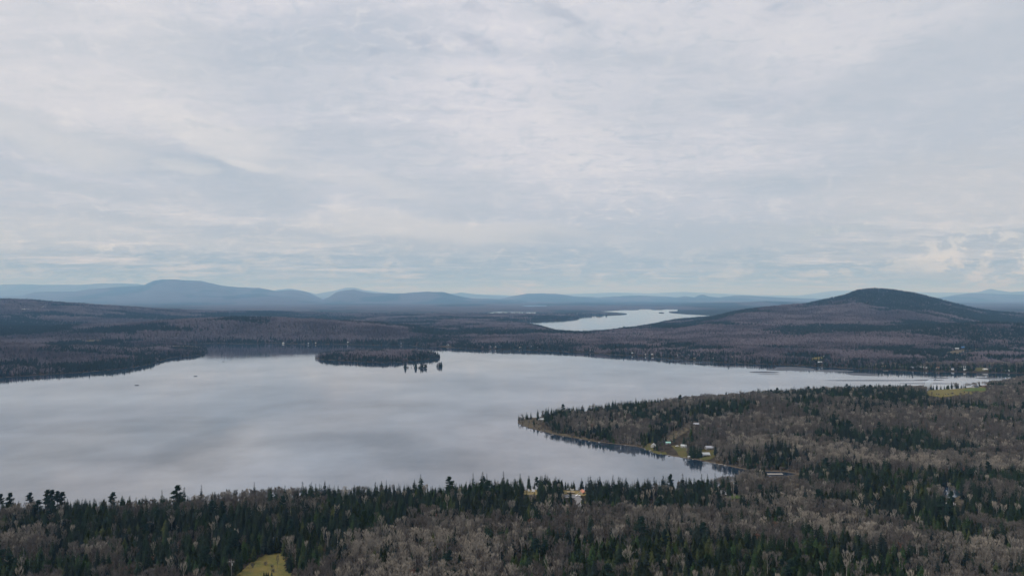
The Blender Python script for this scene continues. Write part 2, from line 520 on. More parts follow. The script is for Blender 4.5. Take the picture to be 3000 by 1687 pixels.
# value = share of conifers; image position of the crowns
CON = to_blobs([
    # near wood
    (300, 1530, 700, 80, 0.93), (1150, 1480, 560, 55, 0.93), (650, 1600, 330, 90, 0.92), (1000, 1530, 160, 60, 0.95), (120, 1655, 260, 50, 0.85), (900, 1620, 90, 90, 0.95),
    (60, 1560, 95, 34, 0.05), (120, 1590, 60, 26, 0.05), (20, 1500, 40, 30, 0.25), (340, 1668, 60, 26, 0.1), (450, 1675, 30, 20, 0.1), (565, 1560, 55, 16, 0.35), (250, 1600, 60, 18, 0.35),
    (430, 1485, 110, 18, 0.35), (600, 1470, 90, 22, 0.3), (720, 1465, 90, 22, 0.3), (880, 1475, 90, 16, 0.5), (1250, 1490, 60, 20, 0.3), (1320, 1500, 70, 20, 0.35),
    (1250, 1580, 250, 42, 0.06), (1200, 1640, 270, 60, 0.08), (1480, 1590, 150, 40, 0.06), (1500, 1660, 150, 40, 0.12), (1050, 1690, 170, 40, 0.1), (1370, 1530, 170, 22, 0.12),
    (1130, 1620, 24, 14, 0.9), (1290, 1640, 40, 12, 0.85), (1460, 1560, 40, 10, 0.8), (1560, 1630, 60, 16, 0.8), (1440, 1470, 130, 36, 0.92),
    (1800, 1445, 420, 30, 0.96), (1640, 1490, 90, 24, 0.35), (1900, 1500, 330, 18, 0.12), (1700, 1525, 220, 16, 0.15), (2080, 1500, 160, 18, 0.15),
    (1920, 1615, 340, 80, 0.97), (1780, 1560, 130, 16, 0.5), (1800, 1665, 60, 18, 0.4), (2300, 1650, 180, 50, 0.88), (2100, 1660, 200, 40, 0.93),
    (2350, 1480, 150, 20, 0.06), (2480, 1510, 190, 26, 0.06), (2330, 1530, 160, 16, 0.06), (2560, 1545, 160, 22, 0.08), (2700, 1580, 150, 26, 0.15), (2880, 1600, 110, 50, 0.25), (2780, 1640, 200, 24, 0.35),
    (2450, 1605, 190, 26, 0.8), (2550, 1660, 150, 40, 0.85), (2840, 1545, 150, 26, 0.82), (2640, 1500, 100, 16, 0.82), (2930, 1500, 110, 40, 0.8), (2560, 1450, 200, 14, 0.9),
    (2300, 1440, 180, 16, 0.4), (2120, 1470, 60, 14, 0.5), (2930, 1420, 90, 30, 0.25), (2700, 1390, 180, 18, 0.45), (2960, 1470, 60, 20, 0.75),
    # the point
    (2700, 1230, 500, 50, 0.10), (2400, 1215, 180, 40, 0.15), (2300, 1300, 130, 34, 0.08), (2180, 1170, 140, 22, 0.3), (2470, 1310, 110, 34, 0.10), (2380, 1340, 90, 18, 0.15),
    (2560, 1340, 120, 24, 0.08), (2720, 1345, 70, 26, 0.06), (2780, 1290, 90, 14, 0.2), (2950, 1360, 110, 30, 0.12), (2880, 1300, 120, 18, 0.15), (2830, 1250, 200, 26, 0.08),
    (2620, 1290, 130, 26, 0.92), (2730, 1300, 120, 22, 0.9), (2640, 1265, 90, 16, 0.85), (2410, 1220, 36, 40, 0.95), (2560, 1160, 120, 18, 0.8), (2350, 1150, 90, 12, 0.7), (2760, 1180, 110, 14, 0.92), (2680, 1170, 60, 20, 0.85),
    (2290, 1320, 50, 26, 0.85), (2450, 1265, 80, 14, 0.75), (2600, 1385, 350, 20, 0.93), (2330, 1375, 110, 16, 0.93), (2250, 1345, 60, 22, 0.8), (2480, 1390, 150, 20, 0.9), (2200, 1350, 60, 16, 0.75),
    (2860, 1390, 110, 18, 0.75), (2950, 1225, 40, 12, 0.85), (2820, 1140, 60, 6, 0.8), (2960, 1150, 90, 18, 0.12),
    (1640, 1205, 110, 10, 0.85), (1760, 1190, 150, 12, 0.8), (1650, 1240, 60, 14, 0.7), (1740, 1230, 110, 18, 0.06), (1870, 1240, 110, 22, 0.1), (1830, 1270, 70, 18, 0.2), (1760, 1270, 34, 20, 0.9),
    (1950, 1215, 120, 18, 0.85), (1960, 1240, 60, 12, 0.8), (2090, 1190, 120, 18, 0.85), (2070, 1160, 160, 14, 0.3), (2060, 1245, 90, 30, 0.08), (2150, 1280, 110, 36, 0.1), (2000, 1180, 90, 10, 0.4),
    (2035, 1318, 20, 20, 0.97, 1.0, 5), (1600, 1225, 24, 12, 0.9), (2190, 1330, 60, 20, 0.6), (1690, 1262, 50, 14, 0.75),
    # left land
    (150, 1086, 420, 30, 0.97), (500, 1045, 120, 16, 0.95), (380, 1058, 110, 12, 0.9), (150, 1040, 260, 16, 0.2), (0, 1085, 160, 18, 0.6), (370, 1025, 110, 8, 0.45), (560, 1020, 70, 7, 0.8), (420, 1015, 50, 4, 0.85),
    # hill on the right
    (2120, 915, 330, 13, 0.93, 1.0, 60), (2530, 862, 150, 20, 0.96, 1.0, 150), (2640, 885, 170, 20, 0.94, 1.0, 110), (2760, 900, 130, 12, 0.92, 1.0, 80), (2650, 905, 60, 12, 0.9, 1.0, 80),
    (2420, 910, 150, 34, 0.04, 1.0, 90), (2300, 930, 200, 20, 0.06, 1.0, 60), (2740, 925, 130, 12, 0.2, 1.0, 60), (2500, 935, 180, 14, 0.1, 1.0, 60), (2500, 960, 240, 10, 0.85, 1.0, 30),
    (2640, 962, 160, 12, 0.9, 1.0, 35), (2850, 975, 200, 22, 0.7, 1.0, 30), (2950, 950, 100, 9, 0.75, 1.0, 45), (2350, 972, 120, 6, 0.7, 1.0, 25), (2600, 1000, 240, 14, 0.15), (2250, 1000, 260, 14, 0.15),
    (2000, 975, 200, 16, 0.15, 1.0, 20), (2900, 1010, 90, 8, 0.5), (1750, 990, 200, 12, 0.2),
    # far shore belts
    (1900, 1040, 400, 8, 0.62), (2400, 1060, 400, 10, 0.6), (2850, 1075, 300, 10, 0.65), (900, 1000, 400, 7, 0.8), (1450, 1010, 260, 9, 0.75), (1230, 1000, 100, 9, 0.85), (650, 1000, 130, 6, 0.85),
    (1100, 975, 300, 12, 0.15), (750, 960, 240, 14, 0.12, 1.0, 30), (600, 905, 120, 2.5, 0.3, 1.0, 40), (430, 925, 300, 9, 0.93, 1.0, 50), (700, 922, 150, 6, 0.95, 1.0, 40), (150, 945, 240, 6, 0.8, 1.0, 40), (120, 905, 220, 10, 0.1, 1.0, 70),
    (250, 985, 260, 10, 0.3), (500, 978, 130, 8, 0.2), (1420, 975, 160, 5, 0.85), (1300, 990, 90, 4, 0.6), (1600, 1000, 100, 8, 0.5), (950, 930, 170, 3, 0.85, 1.0, 15), (1250, 935, 160, 3, 0.6, 1.0, 10),
    (1400, 945, 160, 4, 0.15, 1.0, 10), (1650, 930, 140, 4, 0.9, 1.0, 8), (1750, 920, 120, 3, 0.9, 1.0, 8),
])
ISL_CON = to_blobs([(1110, 1040, 150, 10, 0.25), (960, 1045, 40, 10, 0.9), (1120, 1056, 60, 6, 0.95), (1250, 1044, 60, 8, 0.9), (1180, 1057, 30, 5, 0.95), (1080, 1054, 120, 3.5, 0.8)])
CON += ISL_CON
CON += [((p_ - 1500) / F_PX * 4080, 4080, 190.0, 330.0, 0.96, 1.0) for p_ in range(2440, 2900, 60)]
OLIVE = to_blobs([(1900, 1620, 330, 60, 0.75), (2300, 1650, 400, 60, 0.8), (2840, 1545, 150, 26, 0.6), (2650, 1510, 110, 16, 0.5), (850, 1580, 150, 40, 0.45), (120, 1650, 260, 45, 0.6), (560, 1640, 120, 40, 0.3),
                               (2900, 1500, 110, 40, 0.5), (1060, 1560, 90, 14, 0.4), (1330, 1650, 300, 40, 0.5), (1900, 1440, 400, 20, 0.05), (2600, 1300, 300, 60, 0.15), (2560, 1160, 110, 14, 0.35)])


def blend_blobs(blobs, x, y, base_v):
    v = base_v
    n1 = fbm(x, y, 28, 3, 31) - 0.5
    n2 = fbm(x, y, 140, 3, 33) - 0.5
    far = sstep(900, 2000, y)
    n = n1 * (1 - far) + n2 * far
    for bx, by, rx, ry, val, st in blobs:
        q = np.sqrt(((x - bx) / rx) ** 2 + ((y - by) / ry) ** 2) + n * 0.9
        wgt = st * (1 - sstep(0.75, 1.1, q))
        v = v * (1 - wgt) + val * wgt
    return v


def conifer_share(x, y, s):
    n = fbm(x, y, 60, 3, 41) * (1 - sstep(1200, 2500, y)) + fbm(x, y, 220, 4, 43) * sstep(1200, 2500, y)
    stretched = fbm(x, y * 0.35, 700, 4, 47)
    n = n * (1 - sstep(4000, 8000, y)) + stretched * sstep(4000, 8000, y)
    v = sstep(0.40, 0.66, n)
    v = blend_blobs(CON, x, y, v)
    sharp = sstep(0.22, 0.78, v)
    v = np.where(y < 1000, 0.03 + 0.91 * sharp, np.where(y < 4500, 0.3 * v + 0.7 * sharp, v))
    belt = (1 - sstep(15, 55, s)) * sstep(1100, 1400, y) * 0.75
    return np.clip(np.maximum(v, belt * (fbm(x, y, 40, 2, 49) > 0.33)), 0, 1)


PALE = to_blobs([(1250, 1590, 270, 44, 0.75), (1500, 1585, 140, 40, 0.7), (1130, 1660, 150, 34, 0.6), (1380, 1665, 200, 30, 0.6), (60, 1565, 95, 34, 0.75), (250, 1610, 70, 16, 0.5), (2400, 1515, 210, 24, 0.7), (2560, 1550, 150, 18, 0.6),
                 (2260, 1292, 130, 24, 0.75), (2470, 1318, 100, 20, 0.75), (2560, 1343, 110, 18, 0.75), (2720, 1350, 70, 20, 0.7), (2950, 1365, 100, 25, 0.7), (1790, 1238, 100, 14, 0.6), (2330, 1235, 90, 12, 0.4), (1950, 1545, 260, 14, 0.5),
                 (2880, 1300, 110, 12, 0.5), (2300, 1460, 110, 10, 0.5), (2640, 1215, 120, 10, 0.3), (2900, 1590, 100, 30, 0.5), (2150, 1210, 120, 16, 0.35), (1560, 1490, 120, 14, 0.3)])


def pale_share(x, y):
    return blend_blobs(PALE, x, y, 0.03)


def olive_share(x, y):
    return blend_blobs(OLIVE, x, y, 0.12 + 0.3 * sstep(0.5, 0.7, fbm(x, y, 50, 2, 61)))


# ------------------------------------------------------------------ open ground (no trees)
def PT(*pts):
    return [q[:2] for q in march(list(pts))]


MEADOW_NEAR = PT((690, 1710), (694, 1684), (712, 1668), (745, 1648), (776, 1628), (800, 1622), (830, 1623), (830, 1640), (828, 1664), (836, 1678), (870, 1700), (872, 1720))
MEADOW_HILL = PT((2712, 1151), (2722, 1144), (2750, 1142), (2800, 1141), (2850, 1135), (2880, 1134), (2892, 1137), (2890, 1150), (2850, 1155), (2800, 1158), (2760, 1165), (2725, 1160))
GREEN_HILL = PT((2812, 1146), (2850, 1137), (2885, 1138), (2888, 1145), (2850, 1147))
LAWN_BEACH = PT((1650, 1437), (1690, 1438), (1722, 1440), (1718, 1450), (1700, 1452), (1690, 1449), (1652, 1447))
LAWN_WEST = PT((1533, 1436), (1560, 1435), (1580, 1436), (1578, 1450), (1535, 1449))
DRIVE = PT((1655, 1450), (1688, 1449), (1700, 1456), (1702, 1470), (1712, 1482), (1695, 1486), (1688, 1470), (1686, 1460), (1656, 1458))
VERGE = PT((1700, 1472), (1722, 1470), (1724, 1475), (1702, 1478))
LAWN_EAST = PT((2128, 1452), (2150, 1448), (2172, 1450), (2165, 1460), (2130, 1460))
YARD1 = PT((1886, 1310), (1905, 1300), (1912, 1300), (1910, 1312), (1928, 1326), (1950, 1326), (1955, 1331), (1930, 1329), (1898, 1317))
YARD2 = PT((1972, 1306), (1998, 1304), (2008, 1310), (2008, 1324), (2014, 1340), (1995, 1339), (1985, 1326), (1978, 1316))
YARD3 = PT((2056, 1322), (2068, 1316), (2098, 1314), (2090, 1330), (2086, 1342), (2066, 1348), (2050, 1344))
TRACK = PT((1940, 1292), (1948, 1280), (1975, 1265), (1990, 1257), (2010, 1246), (2040, 1239), (2046, 1246), (2020, 1256), (2000, 1270), (1982, 1280), (1966, 1292))
TIP = PT((1521, 1236), (1535, 1228), (1570, 1222), (1600, 1224), (1600, 1232), (1575, 1240), (1590, 1258), (1560, 1253), (1535, 1245))
BANK = PT((1560, 1252), (1600, 1260), (1640, 1271), (1690, 1279), (1740, 1289), (1740, 1291), (1690, 1282), (1640, 1274), (1600, 1264))
MARSH = PT((2636, 1424), (2660, 1421), (2684, 1426), (2668, 1431), (2644, 1431))
POND_EDGE = PT((2756, 1449), (2780, 1443), (2806, 1449), (2824, 1468), (2822, 1480), (2806, 1476), (2790, 1452))
RAFT_GAP = PT((2240, 1400), (2300, 1398), (2345, 1398), (2345, 1386), (2240, 1384))
PATCH_R = PT((2310, 1416), (2345, 1418), (2348, 1424), (2315, 1424))
SITE = PT((2764, 1038), (2782, 1030), (2806, 1026), (2840, 1026), (2872, 1021), (2874, 1024), (2846, 1031), (2816, 1036), (2806, 1041), (2790, 1042))
SITE_ROAD = PT((2830, 1028), (2850, 1023), (2880, 1020), (2884, 1023), (2855, 1029))
SITE_ROAD2 = PT((2800, 1041), (2840, 1042), (2880, 1050), (2920, 1056), (2950, 1062), (2980, 1073), (2975, 1076), (2945, 1066), (2900, 1056), (2850, 1047))
SHORE_MEADOW = PT((2376, 1050), (2400, 1046), (2414, 1048), (2402, 1054), (2380, 1057))
SHORE_MEADOW2 = PT((2854, 1080), (2880, 1077), (2900, 1082), (2872, 1088), (2856, 1086))
MARSH_LEFT = PT((470, 1016), (500, 1013), (560, 1013), (610, 1016), (560, 1018), (490, 1018))
CUT_LEFT = PT((235, 1000), (270, 998), (300, 999), (296, 1004), (240, 1004))
SPIT = PT((1285, 1014), (1310, 1011), (1326, 1012), (1322, 1016), (1290, 1016))
FIELD1 = PT((65, 907), (92, 907.2), (90, 909), (68, 909))
FIELD2 = PT((122, 900), (136, 900.2), (135, 902), (123, 902))
OPEN = [MEADOW_NEAR, MEADOW_HILL, LAWN_BEACH, LAWN_WEST, DRIVE, VERGE, LAWN_EAST, YARD1, YARD2, YARD3, TRACK, TIP, MARSH, POND_EDGE, PATCH_R, RAFT_GAP, SITE, SITE_ROAD, SITE_ROAD2,
        SHORE_MEADOW, SHORE_MEADOW2, MARSH_LEFT, SPIT, POND, BANK, CUT_LEFT, FIELD1, FIELD2]


# ------------------------------------------------------------------ materials
def new_mat(name):
    m = bpy.data.materials.new(name)
    m.use_nodes = True
    return m, NT(m.node_tree)


def finish(t, color, rough=0.9, normal=None, spec=0.2, **kw):
    b = t.n('ShaderNodeBsdfPrincipled')
    t.put(b.inputs['Base Color'], color if isinstance(color, bpy.types.NodeSocket) else (*color[:3], 1))
    t.put(b.inputs['Roughness'], rough)
    b.inputs['Specular IOR Level'].default_value = spec
    if normal is not None:
        t.put(b.inputs['Normal'], normal)
    for k, v in kw.items():
        t.put(b.inputs[k], v)
    o = t.n('ShaderNodeOutputMaterial')
    t.put(o.inputs[0], b.outputs[0])
    return b


def tree_mat(name, a, b, c=None, stand=0.02, mixr=0.25):
    """colour varies from tree to tree and softly along the wood"""
    m, t = new_mat(name)
    oi = t.n('ShaderNodeObjectInfo')
    geo = t.n('ShaderNodeNewGeometry')
    rnd = oi.outputs['Random']
    col = t.mix(rnd, a, b)
    n = t.noise(oi.outputs['Location'], stand, 3, 0.6)
    if c is not None:
        col = t.mix(t.rng(t.math('ADD', n, t.math('MULTIPLY', t.math('SUBTRACT', rnd, 0.5), mixr)), 0.47, 0.57), col, c)
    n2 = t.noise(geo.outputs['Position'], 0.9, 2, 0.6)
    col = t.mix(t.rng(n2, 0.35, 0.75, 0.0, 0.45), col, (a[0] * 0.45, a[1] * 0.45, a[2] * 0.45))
    finish(t, col, 0.85, spec=0.15)
    return m


M = {}
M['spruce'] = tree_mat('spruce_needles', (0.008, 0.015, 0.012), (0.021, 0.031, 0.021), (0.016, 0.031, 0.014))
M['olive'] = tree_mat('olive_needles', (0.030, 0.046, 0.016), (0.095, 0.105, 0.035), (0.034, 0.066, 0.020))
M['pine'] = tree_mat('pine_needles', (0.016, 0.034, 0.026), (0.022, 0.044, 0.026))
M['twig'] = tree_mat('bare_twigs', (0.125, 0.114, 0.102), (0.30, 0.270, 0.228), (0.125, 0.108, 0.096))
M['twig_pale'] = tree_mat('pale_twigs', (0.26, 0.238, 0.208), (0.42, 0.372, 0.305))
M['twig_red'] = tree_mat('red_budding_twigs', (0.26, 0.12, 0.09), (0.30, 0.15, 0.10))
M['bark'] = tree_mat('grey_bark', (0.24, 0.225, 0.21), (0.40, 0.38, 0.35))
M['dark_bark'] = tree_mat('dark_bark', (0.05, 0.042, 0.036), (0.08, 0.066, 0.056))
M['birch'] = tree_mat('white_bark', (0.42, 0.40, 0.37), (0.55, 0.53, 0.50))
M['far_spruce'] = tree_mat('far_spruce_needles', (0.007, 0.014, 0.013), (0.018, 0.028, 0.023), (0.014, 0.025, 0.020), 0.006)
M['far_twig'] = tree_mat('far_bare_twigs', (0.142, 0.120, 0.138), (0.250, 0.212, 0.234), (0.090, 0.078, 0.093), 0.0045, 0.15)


def plain(name, col, rough=0.7, var=0.25, scale=3.0, spec=0.3, **kw):
    m, t = new_mat(name)
    p = t.n('ShaderNodeTexCoord').outputs['Object']
    n = t.noise(p, scale, 5, 0.6)
    k = t.rng(n, 0.3, 0.7, 1 - var, 1 + var, smooth=False)
    v = t.n('ShaderNodeVectorMath', operation='SCALE')
    v.inputs[0].default_value = col[:3]
    t.put(v.inputs['Scale'], k)
    finish(t, v.outputs[0], rough, spec=spec, **kw)
    M[name] = m
    return m


for nm, c in {'white_wall': (0.46, 0.46, 0.45), 'cream_wall': (0.40, 0.36, 0.27), 'grey_wall': (0.30, 0.30, 0.31), 'brown_wall': (0.16, 0.10, 0.07), 'blue_wall': (0.08, 0.12, 0.18),
              'red_wall': (0.30, 0.07, 0.05), 'pale_roof': (0.42, 0.45, 0.46), 'white_roof': (0.50, 0.52, 0.52), 'grey_roof': (0.34, 0.36, 0.40), 'dark_roof': (0.07, 0.075, 0.085), 'teal_roof': (0.30, 0.52, 0.47),
              'pink_roof': (0.72, 0.33, 0.22), 'brown_roof': (0.18, 0.12, 0.09), 'blue_roof': (0.05, 0.15, 0.32), 'tan_roof': (0.38, 0.30, 0.19), 'dock_wood': (0.34, 0.31, 0.27),
              'rock': (0.17, 0.165, 0.16), 'white_paint': (0.8, 0.8, 0.8), 'tyre': (0.03, 0.03, 0.03), 'door_wood': (0.12, 0.07, 0.05), 'chimney_brick': (0.28, 0.14, 0.10),
              'dark_hull': (0.05, 0.06, 0.08), 'pole_wood': (0.27, 0.25, 0.23), 'snag_wood': (0.55, 0.55, 0.56), 'jacket': (0.05, 0.06, 0.10), 'skin': (0.45, 0.30, 0.22)}.items():
    plain(nm, c)
plain('glass', (0.03, 0.04, 0.05), 0.08, 0.1, spec=0.8)
plain('car_glass', (0.02, 0.02, 0.025), 0.05, 0.1, spec=0.8)


def ground_patch_mat(name, cols, scale):
    m, t = new_mat(name)
    p = t.n('ShaderNodeNewGeometry').outputs['Position']
    a = t.rng(t.noise(p, scale, 5, 0.65), 0.35, 0.65)
    b = t.rng(t.noise(p, scale * 5.3, 4, 0.65), 0.4, 0.7)
    c = t.mix(a, cols[0], cols[1])
    c = t.mix(t.math('MULTIPLY', b, 0.6), c, cols[2])
    finish(t, c, 0.95, spec=0.1)
    M[name] = m


ground_patch_mat('meadow_grass', ((0.155, 0.125, 0.036), (0.085, 0.092, 0.026), (0.20, 0.150, 0.065)), 0.16)
ground_patch_mat('green_grass', ((0.05, 0.09, 0.022), (0.08, 0.115, 0.03), (0.12, 0.12, 0.04)), 0.06)
ground_patch_mat('dry_lawn', ((0.26, 0.20, 0.09), (0.20, 0.17, 0.07), (0.32, 0.25, 0.13)), 0.2)
ground_patch_mat('yard_grass', ((0.08, 0.078, 0.028), (0.12, 0.095, 0.04), (0.06, 0.072, 0.022)), 0.1)
ground_patch_mat('gravel', ((0.20, 0.20, 0.21), (0.27, 0.26, 0.26), (0.15, 0.15, 0.15)), 0.5)
ground_patch_mat('bank_soil', ((0.085, 0.068, 0.045), (0.05, 0.043, 0.033), (0.13, 0.105, 0.06)), 0.15)
ground_patch_mat('marsh_straw', ((0.125, 0.102, 0.062), (0.05, 0.043, 0.032), (0.175, 0.145, 0.098)), 0.25)
ground_patch_mat('snow_ice', ((0.62, 0.64, 0.66), (0.45, 0.45, 0.45), (0.70, 0.71, 0.72)), 0.05)


# ------------------------------------------------------------------ mesh building
class MB:
    def __init__(s):
        s.v, s.f, s.m = [], [], []

    def add(s, vs, fs, mi=0):
        o = len(s.v)
        s.v.extend([tuple(p) for p in vs])
        s.f.extend([tuple(i + o for i in f) for f in fs])
        s.m.extend([mi] * len(fs))

    def tube(s, a, b, r0, r1, n=4, mi=0, cap=False):
        a, b = Vector(a), Vector(b)
        d = (b - a)
        if d.length < 1e-6:
            return
        d.normalize()
        p = d.orthogonal().normalized()
        q = d.cross(p)
        vs = []
        for c, r in ((a, r0), (b, r1)):
            for i in range(n):
                t = 2 * math.pi * i / n
                vs.append(c + (p * math.cos(t) + q * math.sin(t)) * r)
        fs = [(i, (i + 1) % n, n + (i + 1) % n, n + i) for i in range(n)]
        if cap:
            fs += [tuple(range(n))[::-1], tuple(range(n, 2 * n))]
        s.add(vs, fs, mi)

    def box(s, x0, y0, z0, x1, y1, z1, mi=0):
        vs = [(x0, y0, z0), (x1, y0, z0), (x1, y1, z0), (x0, y1, z0), (x0, y0, z1), (x1, y0, z1), (x1, y1, z1), (x0, y1, z1)]
        fs = [(0, 3, 2, 1), (4, 5, 6, 7), (0, 1, 5, 4), (1, 2, 6, 5), (2, 3, 7, 6), (3, 0, 4, 7)]
        s.add(vs, fs, mi)

    def mesh(s, name, mats):
        me = bpy.data.meshes.new(name)
        me.from_pydata(s.v, [], s.f)
        for m in mats:
            me.materials.append(m)
        if len(mats) > 1:
            me.polygons.foreach_set('material_index', s.m)
        me.update()
        return me

    def merged(s, o, off):
        r = MB()
        r.v = s.v + o.v
        k = len(s.v)
        r.f = s.f + [tuple(i + k for i in f) for f in o.f]
        r.m = [0] * len(s.f) + [off] * len(o.f)
        return r


def link(name, me, parent=None, loc=None, **props):
    o = bpy.data.objects.new(name, me)
    COL.objects.link(o)
    if parent is not None:
        o.parent = parent
    if loc is not None:
        o.location = loc
    for k, v in props.items():
        o[k] = v
    return o


# ---- trees: every builder returns (trunk MB, crown MB) with base at the origin
def frond(mb, rnd, base, ang_, ln, wid, droop):
    ca, sa = math.cos(ang_), math.sin(ang_)
    d = Vector((ca, sa, 0))
    s_ = Vector((-sa, ca, 0))
    m = base + d * ln * 0.55 + Vector((0, 0, -droop * ln * 0.35))
    t = base + d * ln + Vector((0, 0, -droop * ln))
    w_ = wid * ln
    mb.add([base, m + s_ * w_ - Vector((0, 0, w_ * 0.5)), t, m - s_ * w_ - Vector((0, 0, w_ * 0.5)), m + Vector((0, 0, w_ * 0.35))],
           [(0, 1, 4), (1, 2, 4), (2, 3, 4), (3, 0, 4)])


def spruce(seed, h=12.0, r=2.1, narrow=1.0, lo=0.10, droop=0.45, dens=1.0, ragged=0.25, tip=1.0):
    rnd = random.Random(seed)
    tr, cr = MB(), MB()
    tr.tube((0, 0, -0.6), (0, 0, h * 0.5), 0.17, 0.11, 5)
    tr.tube((0, 0, h * 0.5), (0, 0, h * 0.985), 0.11, 0.02, 4)
    n = int(22 * dens)
    lean = rnd.uniform(0, 6.28)
    for i in range(n):
        t = i / (n - 1)
        z = h * (lo + (0.985 - lo) * t)
        R_ = r * narrow * ((1 - t) ** 0.74 * 0.93 + 0.07) * (1 + rnd.uniform(-ragged, ragged) * 0.7)
        if t < 0.12 and lo > 0.05:
            R_ *= 0.7 + t * 2.5
        k = max(5, int(9 - 3 * t))
        a0 = rnd.uniform(0, 6.28)
        for j in range(k):
            if rnd.random() < ragged * 0.45:
                continue
            a = a0 + j * 6.283 / k + rnd.uniform(-0.3, 0.3)
            side = 1 + 0.15 * math.cos(a - lean)
            frond(cr, rnd, Vector((0, 0, z + rnd.uniform(-0.2, 0.2) * h / n + 0.3)), a, R_ * side * rnd.uniform(0.75, 1.15), rnd.uniform(0.26, 0.38), droop * (1 - 0.75 * t) + rnd.uniform(-0.08, 0.08))
    cr.add([(0.09, 0, h * 0.9), (-0.05, 0.08, h * 0.9), (-0.05, -0.08, h * 0.9), (0, 0, h * tip + 0.05)], [(0, 1, 3), (1, 2, 3), (2, 0, 3)])
    return tr, cr


def tufts(mb, rnd, c, r, n, sz, flat=0.5, up=0.0):
    for _ in range(n):
        d = Vector((rnd.gauss(0, 1), rnd.gauss(0, 1), rnd.gauss(0, 1) * flat)).normalized() * r * rnd.uniform(0.45, 1.0)
        d.z *= flat
        p = c + d
        a = Vector((rnd.gauss(0, 1), rnd.gauss(0, 1), rnd.gauss(0, 0.6) + up)).normalized() * sz
        b = Vector((rnd.gauss(0, 1), rnd.gauss(0, 1), rnd.gauss(0, 0.6))).normalized() * sz * 0.7
        mb.add([p - a - b * 0.3, p + b, p + a], [(0, 1, 2)])


def cedar(seed, h=9.0, r=1.9):
    rnd = random.Random(seed)
    tr, cr = MB(), MB()
    tr.tube((0, 0, -0.6), (0, 0, h * 0.85), 0.16, 0.04, 5)
    n = 300
    for i in range(n):
        t = rnd.random() ** 0.8
        z = h * (0.10 + 0.9 * t)
        prof = math.sin(math.pi * min(1, (t + 0.12) / 1.12) ** 0.62)
        R_ = r * max(0.06, prof) * rnd.uniform(0.55, 1.05)
        a = rnd.uniform(0, 6.283)
        p = Vector((R_ * math.cos(a), R_ * math.sin(a), z))
        o = Vector((math.cos(a) * 0.5, math.sin(a) * 0.5, 0.9)).normalized() * 0.55
        s_ = Vector((-math.sin(a), math.cos(a), rnd.uniform(-0.3, 0.3))) * 0.34
        cr.add([p - o * 0.5 - s_, p - o * 0.5 + s_, p + o], [(0, 1, 2)])
    return tr, cr


def pine(seed, h=15.0, r=3.2, lo=0.35):
    rnd = random.Random(seed)
    tr, cr = MB(), MB()
    bend = Vector((rnd.uniform(-0.4, 0.4), rnd.uniform(-0.4, 0.4), 0))
    top = Vector((0, 0, h * 0.96)) + bend
    tr.tube((0, 0, -0.6), Vector((0, 0, h * 0.5)) + bend * 0.4, 0.28, 0.2, 6)
    tr.tube(Vector((0, 0, h * 0.5)) + bend * 0.4, top, 0.2, 0.04, 5)
    for i in range(22):
        t = i / 21
        z = h * (lo + (0.96 - lo) * t)
        prof = (1 - (t - 0.25) ** 2 * 1.5) if t > 0.25 else 0.75 + t
        R_ = r * max(0.22, prof) * rnd.uniform(0.45, 1.0)
        a = rnd.uniform(0, 6.283) + i * 2.4
        base_ = Vector((0, 0, z - 0.3)) + bend * t
        tip_ = base_ + Vector((math.cos(a) * R_, math.sin(a) * R_, 0.28 * R_))
        tr.tube(base_, tip_, 0.07, 0.03, 3)
        for q in (0.35, 0.6, 0.82, 1.0):
            tufts(cr, rnd, base_.lerp(tip_, q) + Vector((0, 0, 0.25)), 1.05 + 0.3 * R_ * q / r, 20, 0.55, 0.42, 0.4)
    tufts(cr, rnd, top, 0.9, 26, 0.4, 0.8, 0.5)
    return tr, cr


